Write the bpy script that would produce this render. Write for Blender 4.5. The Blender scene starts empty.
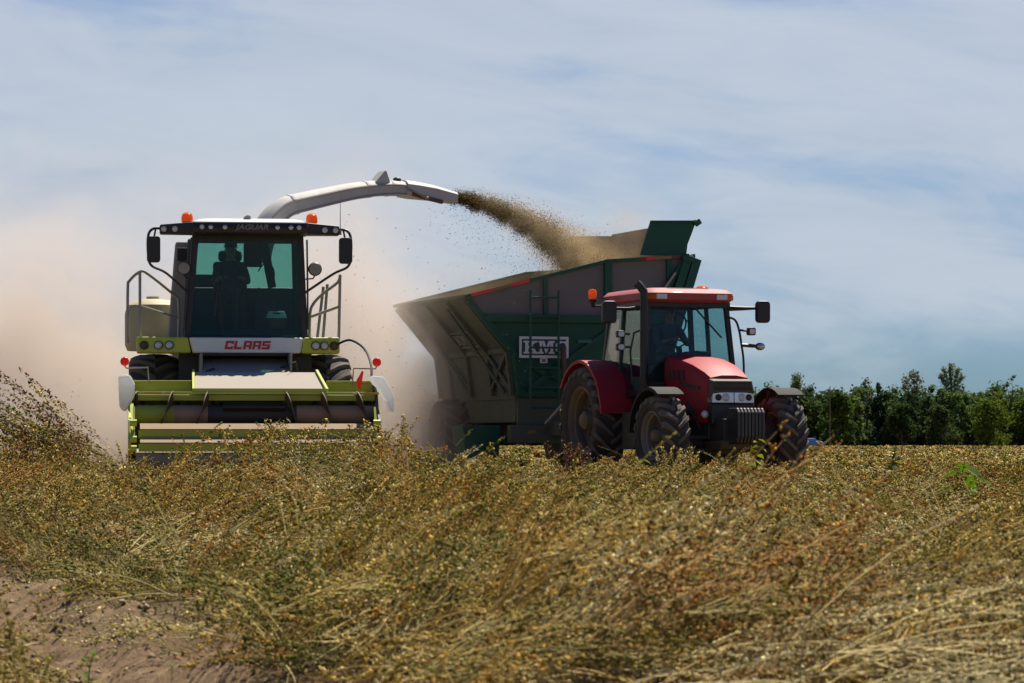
import bpy, bmesh, math, random
import numpy as np
from mathutils import Vector, Matrix, Euler, Quaternion

random.seed(7)
rng = np.random.default_rng(7)
PI = math.pi
R = math.radians
scene = bpy.context.scene
COL = scene.collection

# ------------------------------------------------------------------ camera model
F_PX, CX, HY, CAM_Z = 3200.0, 512.0, 445.0, 0.47
SUN_AZ, SUN_EL = R(24), R(58)
SUN = Vector((math.sin(SUN_AZ) * math.cos(SUN_EL), math.cos(SUN_AZ) * math.cos(SUN_EL), math.sin(SUN_EL)))


def at(px, py, Y):
    return Vector(((px - CX) / F_PX * Y, Y, CAM_Z + (HY - py) / F_PX * Y))


# ------------------------------------------------------------------ materials
def new_mat(name):
    m = bpy.data.materials.new(name)
    m.use_nodes = True
    nt = m.node_tree
    nt.nodes.clear()
    out = nt.nodes.new('ShaderNodeOutputMaterial')
    return m, nt, out


def N(nt, kind, **kw):
    n = nt.nodes.new(kind)
    for k, v in kw.items():
        if k in n.inputs:
            n.inputs[k].default_value = v
        else:
            setattr(n, k, v)
    return n


def ramp(nt, stops, src=None):
    r = nt.nodes.new('ShaderNodeValToRGB')
    while len(r.color_ramp.elements) < len(stops):
        r.color_ramp.elements.new(0.5)
    for e, (p, c) in zip(r.color_ramp.elements, stops):
        e.position = p
        e.color = (*c, 1) if len(c) == 3 else c
    if src is not None:
        nt.links.new(src, r.inputs['Fac'])
    return r


def mixc(nt, fac, a, b, mode='MIX'):
    m = nt.nodes.new('ShaderNodeMix')
    m.data_type = 'RGBA'
    m.blend_type = mode
    for sock, v in ((m.inputs[0], fac), (m.inputs[6], a), (m.inputs[7], b)):
        if hasattr(v, 'links'):
            nt.links.new(v, sock)
        elif isinstance(v, (int, float)):
            sock.default_value = v
        else:
            sock.default_value = (*v, 1)
    return m.outputs[2]


def math_n(nt, op, a, b=None, c=None):
    m = nt.nodes.new('ShaderNodeMath')
    m.operation = op
    for i, v in enumerate((a, b, c)):
        if v is None:
            continue
        if hasattr(v, 'links'):
            nt.links.new(v, m.inputs[i])
        else:
            m.inputs[i].default_value = v
    return m.outputs[0]


DUST = (0.30, 0.235, 0.165)


def paint(name, col, rough=0.45, metal=0.0, dust=0.25, up=0.35, scale=3.0, coat=0.0, bump=0.0, dustcol=DUST, spec=0.5):
    """painted / plain surface with patchy field dust and dust settled on level faces"""
    m, nt, out = new_mat(name)
    L = nt.links.new
    p = N(nt, 'ShaderNodeBsdfPrincipled')
    tc = N(nt, 'ShaderNodeTexCoord')
    n1 = N(nt, 'ShaderNodeTexNoise', Scale=scale, Detail=6.0, Roughness=0.65)
    n2 = N(nt, 'ShaderNodeTexNoise', Scale=scale * 9, Detail=4.0, Roughness=0.7)
    L(tc.outputs['Object'], n1.inputs['Vector'])
    L(tc.outputs['Object'], n2.inputs['Vector'])
    geo = N(nt, 'ShaderNodeNewGeometry')
    sx = N(nt, 'ShaderNodeSeparateXYZ')
    L(geo.outputs['Normal'], sx.inputs[0])
    upf = math_n(nt, 'MULTIPLY', math_n(nt, 'MAXIMUM', sx.outputs[2], 0.0), up)
    patch = math_n(nt, 'MULTIPLY', math_n(nt, 'ADD', math_n(nt, 'MULTIPLY', n1.outputs[0], 1.4), math_n(nt, 'MULTIPLY', n2.outputs[0], 0.6)), dust)
    fac = math_n(nt, 'MINIMUM', math_n(nt, 'ADD', patch, upf), 0.95)
    var = mixc(nt, math_n(nt, 'MULTIPLY', n2.outputs[0], 0.35), col, tuple(c * 0.72 for c in col))
    L(mixc(nt, fac, var, dustcol), p.inputs['Base Color'])
    p.inputs['Metallic'].default_value = metal
    rr = math_n(nt, 'MINIMUM', math_n(nt, 'ADD', math_n(nt, 'MULTIPLY', fac, 0.6), rough), 0.95)
    L(rr, p.inputs['Roughness'])
    p.inputs['Coat Weight'].default_value = coat
    p.inputs['Specular IOR Level'].default_value = spec
    if bump:
        b = N(nt, 'ShaderNodeBump', Strength=bump, Distance=0.02)
        L(n2.outputs[0], b.inputs['Height'])
        L(b.outputs[0], p.inputs['Normal'])
    L(p.outputs[0], out.inputs[0])
    return m


def glass(name, tint, gloss=0.09, film=0.0):
    m, nt, out = new_mat(name)
    L = nt.links.new
    t = N(nt, 'ShaderNodeBsdfTransparent')
    t.inputs[0].default_value = (*tint, 1)
    g = N(nt, 'ShaderNodeBsdfGlossy', Roughness=0.04)
    g.inputs[0].default_value = (0.9, 0.95, 0.95, 1)
    lw = N(nt, 'ShaderNodeFresnel', IOR=1.45)
    mx = N(nt, 'ShaderNodeMixShader')
    L(math_n(nt, 'MULTIPLY', math_n(nt, 'MINIMUM', lw.outputs[0], 0.6), 0.45), mx.inputs[0])
    L(t.outputs[0], mx.inputs[1])
    L(g.outputs[0], mx.inputs[2])
    if film:
        d = N(nt, 'ShaderNodeBsdfDiffuse')
        d.inputs[0].default_value = (0.45, 0.42, 0.36, 1)
        tc = N(nt, 'ShaderNodeTexCoord')
        nz = N(nt, 'ShaderNodeTexNoise', Scale=2.5, Detail=5.0)
        L(tc.outputs['Object'], nz.inputs['Vector'])
        m2 = N(nt, 'ShaderNodeMixShader')
        L(math_n(nt, 'MULTIPLY', nz.outputs[0], film), m2.inputs[0])
        L(mx.outputs[0], m2.inputs[1])
        L(d.outputs[0], m2.inputs[2])
        mx = m2
    L(mx.outputs[0], out.inputs[0])
    return m


M = {}
M['white'] = paint('white_paint', (0.80, 0.80, 0.78), 0.35, dust=0.08, up=0.04, coat=0.3)
M['white_dusty'] = paint('dusty_white_paint', (0.55, 0.55, 0.53), 0.5, dust=0.28, up=0.05)
M['grey'] = paint('grey_paint', (0.30, 0.29, 0.28), 0.5, dust=0.3)
M['lime'] = paint('lime_green_paint', (0.50, 0.57, 0.018), 0.35, dust=0.12, up=0.12, coat=0.3)
M['lime_dark'] = paint('darker_lime_green_paint', (0.40, 0.44, 0.014), 0.42, dust=0.18, up=0.18)  # deeper lime than the front panels, with more dust mixed in
M['red'] = paint('tractor_red_paint', (0.36, 0.006, 0.018), 0.5, dust=0.04, up=0.03, coat=0.0, spec=0.22, dustcol=(0.42, 0.22, 0.18))
M['red_roof'] = paint('sun_faded_red_plastic', (0.34, 0.015, 0.03), 0.5, dust=0.14, up=0.14, coat=0.1, dustcol=(0.5, 0.3, 0.27))
M['black'] = paint('black_plastic', (0.012, 0.012, 0.013), 0.45, dust=0.03, up=0.05)
M['black_dusty'] = paint('dusty_black_steel', (0.016, 0.016, 0.016), 0.55, dust=0.07, up=0.08)
M['fender'] = paint('matt_black_fender', (0.012, 0.012, 0.012), 0.85, dust=0.04, up=0.0)
M['rubber'] = paint('dusty_tyre_rubber', (0.022, 0.021, 0.020), 0.8, dust=0.26, up=0.0, scale=4, bump=0.3, dustcol=(0.17, 0.14, 0.115))
M['lug'] = paint('tyre_lug_rubber', (0.05, 0.045, 0.04), 0.8, dust=0.5, up=0.0, scale=5, bump=0.3, dustcol=(0.24, 0.19, 0.15))
M['rim'] = paint('dusty_rim_steel', (0.15, 0.11, 0.07), 0.55, metal=0.2, dust=0.35, up=0.1)
M['rim_dark'] = paint('dark_wheel_disc_steel', (0.045, 0.042, 0.04), 0.55, metal=0.2, dust=0.22, up=0.1, dustcol=(0.18, 0.14, 0.10))
M['rim_grey'] = paint('pale_rim_steel', (0.24, 0.22, 0.20), 0.5, metal=0.2, dust=0.3, up=0.1)
M['green'] = paint('dark_green_paint', (0.009, 0.095, 0.055), 0.5, dust=0.04, up=0.10, spec=0.25)
M['green_dusty'] = paint('dust_coated_green_paint', (0.035, 0.075, 0.045), 0.7, dust=0.34, up=0.2, dustcol=(0.24, 0.20, 0.15))
M['sheet'] = paint('grey_hopper_sheet', (0.16, 0.155, 0.14), 0.6, dust=0.3, up=0.2, scale=2, dustcol=(0.20, 0.175, 0.155))
M['inner'] = paint('crop_stained_sheet', (0.15, 0.085, 0.035), 0.7, dust=0.35, up=0.2, scale=2, dustcol=(0.25, 0.155, 0.08))
M['steel'] = paint('worn_steel', (0.32, 0.30, 0.28), 0.4, metal=0.7, dust=0.3, up=0.2)
M['tray'] = paint('dusty_grey_tray', (0.30, 0.29, 0.27), 0.6, dust=0.3, up=0.25, dustcol=(0.42, 0.34, 0.25))
M['tan'] = paint('soil_polished_bar', (0.26, 0.18, 0.10), 0.55, dust=0.4, up=0.2, dustcol=(0.34, 0.235, 0.14))
M['brownsteel'] = paint('shade_darkened_auger_brown', (0.07, 0.042, 0.025), 0.45, metal=0.2, dust=0.25, up=0.2, dustcol=(0.26, 0.16, 0.09))  # brown darkened to stand for the shaded faces of the auger flights
M['pink_steel'] = paint('grimy_tan_auger_tube', (0.34, 0.20, 0.11), 0.35, dust=0.25, up=0.2, dustcol=(0.38, 0.25, 0.16))
M['rail'] = paint('galvanised_rail', (0.34, 0.33, 0.30), 0.45, metal=0.4, dust=0.15)
M['cream'] = paint('cream_tank_plastic', (0.50, 0.46, 0.24), 0.5, dust=0.2, up=0.1)
M['orange'] = paint('amber_lens', (0.85, 0.16, 0.01), 0.2, dust=0.02, up=0.0, coat=0.6)
M['redlens'] = paint('red_lens', (0.55, 0.035, 0.012), 0.25, dust=0.03, up=0.0, coat=0.5)
M['redtape'] = paint('red_reflective_tape', (0.85, 0.02, 0.03), 0.4, dust=0.02, up=0.0)
M['redtape_dull'] = paint('dusty_red_tape', (0.17, 0.01, 0.01), 0.5, dust=0.1, up=0.0)
M['ambertape'] = paint('dusty_amber_tape', (0.30, 0.15, 0.03), 0.5, dust=0.1, up=0.0)
M['orangetape'] = paint('orange_reflective_tape', (0.75, 0.26, 0.02), 0.4, dust=0.05, up=0.0)
M['lens'] = paint('clear_lamp_lens', (0.62, 0.63, 0.64), 0.15, metal=0.1, dust=0.08, up=0.0, coat=0.7)
M['chrome'] = paint('lamp_reflector', (0.6, 0.62, 0.65), 0.15, metal=0.8, dust=0.05, up=0.0)
M['letter_red'] = paint('red_lettering', (0.50, 0.006, 0.018), 0.4, dust=0.03, up=0.0)
M['letter_grey'] = paint('grey_lettering', (0.20, 0.19, 0.17), 0.5, dust=0.05, up=0.0)
M['sign_white'] = paint('white_sign_print', (0.85, 0.86, 0.80), 0.5, dust=0.04, up=0.0)
M['sign_dusty'] = paint('dust_covered_sign_print', (0.25, 0.22, 0.19), 0.6, dust=0.2, up=0.0)
M['sign_green'] = paint('sign_green_print', (0.012, 0.07, 0.065), 0.5, dust=0.05, up=0.0)
M['teal'] = paint('small_teal_plate', (0.02, 0.16, 0.12), 0.5, dust=0.08, up=0.0)
M['weight'] = paint('cast_black_weight', (0.016, 0.016, 0.017), 0.35, dust=0.05, up=0.16, coat=0.3)
M['bronze'] = paint('dusty_bronze_grille', (0.05, 0.035, 0.02), 0.45, dust=0.2, up=0.2, dustcol=(0.22, 0.15, 0.09))
M['glass_h'] = glass('green_tinted_glass', (0.56, 0.76, 0.73), film=0.0)
M['glass_t'] = glass('tractor_tinted_glass', (0.70, 0.84, 0.84), film=0.025)
M['skin'] = paint('skin', (0.30, 0.17, 0.11), 0.55, dust=0.0, up=0.0)
M['shirt'] = paint('navy_shirt_cloth', (0.035, 0.05, 0.075), 0.85, dust=0.05, up=0.0)
M['shirt_blue'] = paint('blue_shirt_cloth', (0.05, 0.10, 0.14), 0.85, dust=0.05, up=0.0)
M['trouser'] = paint('dark_trouser_cloth', (0.03, 0.03, 0.035), 0.9, dust=0.05, up=0.0)
M['hat'] = paint('dark_cap_cloth', (0.02, 0.02, 0.022), 0.9, dust=0.05, up=0.0)
M['seat'] = paint('dark_seat_cloth', (0.02, 0.02, 0.022), 0.9, dust=0.06, up=0.05)
M['hivis'] = paint('yellow_green_panel', (0.16, 0.20, 0.02), 0.6, dust=0.1, up=0.0)
M['cooler_red'] = paint('cooler_red_plastic', (0.22, 0.02, 0.015), 0.4, dust=0.05, up=0.0)
M['cooler_white'] = paint('cooler_white_plastic', (0.75, 0.75, 0.72), 0.4, dust=0.03, up=0.0)
M['carblue'] = paint('blue_car_paint', (0.03, 0.17, 0.50), 0.3, dust=0.05, up=0.05, coat=0.6)
M['pole'] = paint('weathered_pole_wood', (0.12, 0.10, 0.08), 0.9, dust=0.1, up=0.0)


def lens_mat(name, col, share=0.5):
    """coloured plastic that lets daylight through"""
    m, nt, out = new_mat(name)
    d = N(nt, 'ShaderNodeBsdfPrincipled', Roughness=0.2)
    d.inputs['Base Color'].default_value = (*col, 1)
    d.inputs['Coat Weight'].default_value = 0.3
    t = N(nt, 'ShaderNodeBsdfTranslucent')
    t.inputs[0].default_value = (*col, 1)
    mx = N(nt, 'ShaderNodeMixShader')
    mx.inputs[0].default_value = share
    nt.links.new(d.outputs[0], mx.inputs[1])
    nt.links.new(t.outputs[0], mx.inputs[2])
    nt.links.new(mx.outputs[0], out.inputs[0])
    return m


M['orange'] = lens_mat('amber_lens', (0.95, 0.27, 0.012), 0.6)
M['redlens'] = lens_mat('red_lens', (0.75, 0.05, 0.015), 0.5)
M['white_plastic'] = lens_mat('white_shield_plastic', (0.88, 0.88, 0.86), 0.5)

# ------------------------------------------------------------------ object helpers
def tag(o, label, cat, group=None, kind=None):
    if label:
        o['label'] = label
    if cat:
        o['category'] = cat
    if group:
        o['group'] = group
    if kind:
        o['kind'] = kind
    return o


def empty(name, loc, rz=0.0, label=None, cat=None, group=None):
    o = bpy.data.objects.new(name, None)
    o.empty_display_size = 0.3
    COL.objects.link(o)
    o.location = loc
    o.rotation_euler = (0, 0, rz)
    return tag(o, label, cat, group)


class B:
    """collects shapes in one bmesh, then links them as ONE mesh object"""

    def __init__(self):
        self.bm = bmesh.new()

    def faces(self, vs, fs):
        v = [self.bm.verts.new(p) for p in vs]
        for f in fs:
            try:
                self.bm.faces.new([v[i] for i in f])
            except ValueError:
                pass
        return self

    def box(self, x0, x1, y0, y1, z0, z1):
        vs = [(x, y, z) for z in (z0, z1) for y in (y0, y1) for x in (x0, x1)]
        return self.faces(vs, [(0, 2, 3, 1), (4, 5, 7, 6), (0, 1, 5, 4), (2, 6, 7, 3), (0, 4, 6, 2), (1, 3, 7, 5)])

    def hexa(self, b4, t4):
        """bottom ring of 4 and top ring of 4 points"""
        vs = list(b4) + list(t4)
        return self.faces(vs, [(3, 2, 1, 0), (4, 5, 6, 7), (0, 1, 5, 4), (1, 2, 6, 5), (2, 3, 7, 6), (3, 0, 4, 7)])

    def prism(self, poly, axis, a, b):
        """extrude a 2-D polygon along an axis: axis 'x' takes (y,z), 'y' takes (x,z), 'z' takes (x,y)"""
        def pt(p, t):
            return {'x': (t, p[0], p[1]), 'y': (p[0], t, p[1]), 'z': (p[0], p[1], t)}[axis]
        n = len(poly)
        vs = [pt(p, a) for p in poly] + [pt(p, b) for p in poly]
        fs = [tuple(range(n))[::-1], tuple(range(n, 2 * n))]
        fs += [(i, (i + 1) % n, n + (i + 1) % n, n + i) for i in range(n)]
        return self.faces(vs, fs)

    def bar(self, p, q, w, h=None, up=(0, 0, 1)):
        """rectangular bar from p to q"""
        h = w if h is None else h
        p, q = Vector(p), Vector(q)
        d = (q - p).normalized()
        u = Vector(up)
        if abs(d.dot(u)) > 0.98:
            u = Vector((0, 1, 0))
        s = d.cross(u).normalized() * w / 2
        t = s.cross(d).normalized() * h / 2
        return self.hexa([p - s - t, p + s - t, p + s + t, p - s + t], [q - s - t, q + s - t, q + s + t, q - s + t])

    def tube(self, pts, r, n=8, cap=True):
        pts = [Vector(p) for p in pts]
        rs = r if isinstance(r, (list, tuple)) else [r] * len(pts)
        rings = []
        up = None
        for i, p in enumerate(pts):
            a, b = pts[max(i - 1, 0)], pts[min(i + 1, len(pts) - 1)]
            d = (b - a).normalized()
            if up is None:
                up = Vector((0, 0, 1)) if abs(d.z) < 0.9 else Vector((0, 1, 0))
            s = d.cross(up).normalized()
            up = s.cross(d).normalized()
            rings.append([self.bm.verts.new(p + (s * math.cos(2 * PI * k / n) + up * math.sin(2 * PI * k / n)) * rs[i]) for k in range(n)])
        for A, C in zip(rings, rings[1:]):
            for k in range(n):
                self.bm.faces.new([A[k], A[(k + 1) % n], C[(k + 1) % n], C[k]])
        if cap:
            self.bm.faces.new(rings[0][::-1])
            self.bm.faces.new(rings[-1])
        return self

    def lathe(self, prof, n=32, axis='x', center=(0, 0, 0), close=False):
        """revolve (a, r) pairs: a along axis, r radius"""
        c = Vector(center)
        rings = []
        for a, r in prof:
            ring = []
            for k in range(n):
                th = 2 * PI * k / n
                u, v = r * math.cos(th), r * math.sin(th)
                p = {'x': (a, u, v), 'y': (u, a, v), 'z': (u, v, a)}[axis]
                ring.append(self.bm.verts.new(c + Vector(p)))
            rings.append(ring)
        pairs = list(zip(rings, rings[1:]))
        if close:
            pairs.append((rings[-1], rings[0]))
        for A, C in pairs:
            for k in range(n):
                self.bm.faces.new([A[k], A[(k + 1) % n], C[(k + 1) % n], C[k]])
        if not close:
            for ring in (rings[0], rings[-1]):
                self.bm.faces.new(ring)
        return self

    def loft(self, rings, cap=True):
        vs = [[self.bm.verts.new(p) for p in r] for r in rings]
        n = len(vs[0])
        for A, C in zip(vs, vs[1:]):
            for k in range(n):
                self.bm.faces.new([A[k], A[(k + 1) % n], C[(k + 1) % n], C[k]])
        if cap:
            self.bm.faces.new(vs[0][::-1])
            self.bm.faces.new(vs[-1])
        return self

    def ball(self, c, rx, ry=None, rz=None, n=14):
        ry = rx if ry is None else ry
        rz = rx if rz is None else rz
        bmesh.ops.create_uvsphere(self.bm, u_segments=n, v_segments=max(6, n // 2 + 1), radius=1.0,
                                  matrix=Matrix.Translation(c) @ Matrix.Diagonal((rx, ry, rz, 1)))
        return self

    def build(self, name, mat, parent=None, smooth=False, bevel=0.0, seg=2, loc=None, rot=None):
        bm = self.bm
        bmesh.ops.recalc_face_normals(bm, faces=bm.faces)
        me = bpy.data.meshes.new(name)
        bm.to_mesh(me)
        bm.free()
        me.materials.append(mat)
        o = bpy.data.objects.new(name, me)
        COL.objects.link(o)
        if parent is not None:
            o.parent = parent
        if loc is not None:
            o.location = loc
        if rot is not None:
            o.rotation_euler = rot
        if smooth:
            for p in me.polygons:
                p.use_smooth = True
        if bevel:
            md = o.modifiers.new('bevel', 'BEVEL')
            md.width = bevel
            md.segments = seg
            md.limit_method = 'ANGLE'
            md.angle_limit = R(35)
        if smooth:
            md = o.modifiers.new('edges', 'EDGE_SPLIT')
            md.split_angle = R(38)
        return o


def rrect(w, h, r, n=4, cx=0.0, cz=0.0):
    """rounded rectangle outline"""
    pts = []
    for qx, qz, a0 in ((1, 1, 0), (-1, 1, 90), (-1, -1, 180), (1, -1, 270)):
        for k in range(n + 1):
            a = R(a0 + 90 * k / n)
            pts.append((cx + qx * (w / 2 - r) + r * math.cos(a), cz + qz * (h / 2 - r) + r * math.sin(a)))
    return pts


def poly_curve(pts, n=6):
    """Catmull-Rom smoothing"""
    P = [Vector(p) for p in pts]
    out = []
    for i in range(len(P) - 1):
        p0, p1, p2, p3 = P[max(i - 1, 0)], P[i], P[i + 1], P[min(i + 2, len(P) - 1)]
        for k in range(n):
            t = k / n
            out.append(0.5 * ((2 * p1) + (p2 - p0) * t + (2 * p0 - 5 * p1 + 4 * p2 - p3) * t * t + (3 * p1 - p0 - 3 * p2 + p3) * t ** 3))
    out.append(P[-1])
    return out


def letters(name, strokes, mat, parent, origin, h, thick, shear=0.0, aspect=1.0, adv=1.12):
    """block letters: STROKES is a list of letters, each a list of convex polygons in a unit square"""
    b = B()
    x0 = 0.0
    for polys in strokes:
        for k, poly in enumerate(polys):
            pts = [((x0 + px * aspect + py * shear) * h, py * h) for px, py in poly]
            b.prism([(origin[0] + p[0], origin[2] + p[1]) for p in pts], 'y', origin[1] - thick - 0.0004 * k, origin[1] + thick)
        x0 += aspect * adv
    return b.build(name, mat, parent)


def rect(a, b, c, d):
    return [(a, b), (c, b), (c, d), (a, d)]


def font_text(name, body, mat, parent, loc, size, extrude=0.003, shear=0.0, weight=0.0, align='CENTER', sx=1.0):
    cu = bpy.data.curves.new('text', 'FONT')
    cu.body = body
    cu.size = size
    cu.extrude = extrude
    cu.shear = shear
    cu.offset = weight
    cu.align_x = align
    cu.align_y = 'CENTER'
    t = bpy.data.objects.new('text', cu)
    COL.objects.link(t)
    bpy.context.view_layer.update()
    me = bpy.data.meshes.new_from_object(t.evaluated_get(bpy.context.evaluated_depsgraph_get()))
    bpy.data.objects.remove(t)
    bpy.data.curves.remove(cu)
    me.materials.clear()
    me.materials.append(mat)
    o = bpy.data.objects.new(name, me)
    COL.objects.link(o)
    o.parent = parent
    o.location = loc
    o.rotation_euler = (R(90), 0, 0)
    o.scale = (sx, 1, 1)
    return o


def wheel(parent, center, Rad, W, rimR, nlug, side, lug_h=0.045, rim_mat='rim', steer=0.0):
    """farm wheel on an x axle: wheel > tyre, rim, hub; side=-1 shows its outer face towards -x"""
    root = bpy.data.objects.new('wheel', None)
    COL.objects.link(root)
    root.parent = parent
    root.location = center
    root.rotation_euler = (0, 0, steer)
    hw = W / 2
    cr = Rad - lug_h

    def rad_at(u):
        t = min(abs(u) / hw, 1.0)
        return cr - 0.16 * (Rad - rimR) * t ** 3.2

    prof = [(-hw * 0.72, rimR), (-hw * 0.98, rimR + 0.25 * (cr - rimR)), (-hw * 1.02, rimR + 0.55 * (cr - rimR)), (-hw * 0.99, rad_at(hw))]
    prof += [(hw * t, rad_at(hw * t)) for t in (-0.85, -0.6, -0.3, 0, 0.3, 0.6, 0.85)]
    prof += [(hw * 0.99, rad_at(hw)), (hw * 1.02, rimR + 0.55 * (cr - rimR)), (hw * 0.98, rimR + 0.25 * (cr - rimR)), (hw * 0.72, rimR)]
    t = B().lathe(prof, 56, 'x', close=True)
    ty = t.build('tyre', M['rubber'], root, smooth=True)
    lg = B()
    for k in range(nlug):
        for s in (-1, 1):
            ph0 = 2 * PI * (k + (0.5 if s > 0 else 0)) / nlug
            rings = []
            for u, wd in ((-0.03, 0.8), (0.25, 0.95), (0.55, 1.1), (0.8, 1.25), (0.98, 1.35), (1.07, 1.3)):
                uu = s * u * hw
                ph = ph0 + 0.62 * abs(u) * hw / Rad * 1.5
                dphi = 0.033 * wd / Rad
                rb = rad_at(uu) - 0.01
                rt = rad_at(uu) + lug_h * (1.0 if u < 1.0 else 0.15)
                if u > 1.0:
                    rb -= 0.10 * (Rad - rimR)
                    rt -= 0.06 * (Rad - rimR)
                q = []
                for dp, rr in ((-dphi * 1.25, rb), (dphi * 1.25, rb), (dphi * 0.9, rt), (-dphi * 0.9, rt)):
                    q.append((uu, -rr * math.cos(ph + dp), rr * math.sin(ph + dp)))
                rings.append(q)
            lg.loft(rings)
    lg.build('tread_lugs', M['lug'], root)
    # rim: dished disc, outer face on 'side'
    s = side
    prof = [(s * hw * 0.74, rimR + 0.005), (s * hw * 0.82, rimR * 1.04), (s * hw * 0.86, rimR * 0.985), (s * hw * 0.70, rimR * 0.94), (s * hw * 0.52, rimR * 0.93), (s * hw * 0.46, rimR * 0.87), (s * hw * 0.05, rimR * 0.85),
            (-s * hw * 0.05, rimR * 0.88), (-s * hw * 0.75, rimR * 0.96), (-s * hw * 0.75, rimR + 0.005)]
    B().lathe(prof, 40, 'x', close=True).build('rim', M[rim_mat], root, smooth=True)
    prof = [(s * hw * 0.10, rimR * 0.852), (s * hw * 0.0, rimR * 0.80), (-s * hw * 0.12, rimR * 0.62), (s * hw * 0.16, rimR * 0.45), (s * hw * 0.22, rimR * 0.40), (s * hw * 0.22, 0.02),
            (s * hw * 0.12, 0.02), (-s * hw * 0.2, rimR * 0.6), (-s * hw * 0.06, rimR * 0.84)]
    rm = B().lathe(prof, 40, 'x')
    for k in range(8):
        a = 2 * PI * k / 8
        rm.lathe([(s * hw * 0.0, 0.018), (s * hw * 0.30, 0.018)], 8, 'x', (0, rimR * 0.42 * math.cos(a), rimR * 0.42 * math.sin(a)))
    rm.build('wheel_disc', M['rim_dark'], root, smooth=True)
    hb = B().lathe([(s * hw * 0.28, rimR * 0.30), (s * hw * 0.62, rimR * 0.27), (s * hw * 0.78, rimR * 0.18), (s * hw * 0.80, 0.02)], 20, 'x')
    hb.build('hub', M['rim'], root, smooth=True)
    return root


def lamp_disc(name, parent, c, r, mat='lens', depth=0.03, rim=True, ax='y'):
    b = B().lathe([(-depth, r * 0.2), (-depth * 0.9, r * 0.7), (-depth * 0.5, r), (depth * 0.4, r)], 16, ax, c)
    o = b.build(name, M[mat], parent, smooth=True)
    if rim:
        B().lathe([(-depth * 0.7, r * 1.02), (-depth * 0.7, r * 1.22), (depth * 0.35, r * 1.22), (depth * 0.35, r * 1.02)], 16, ax, c, close=True).build('lamp_housing', M['black'], o)
    return o


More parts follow.
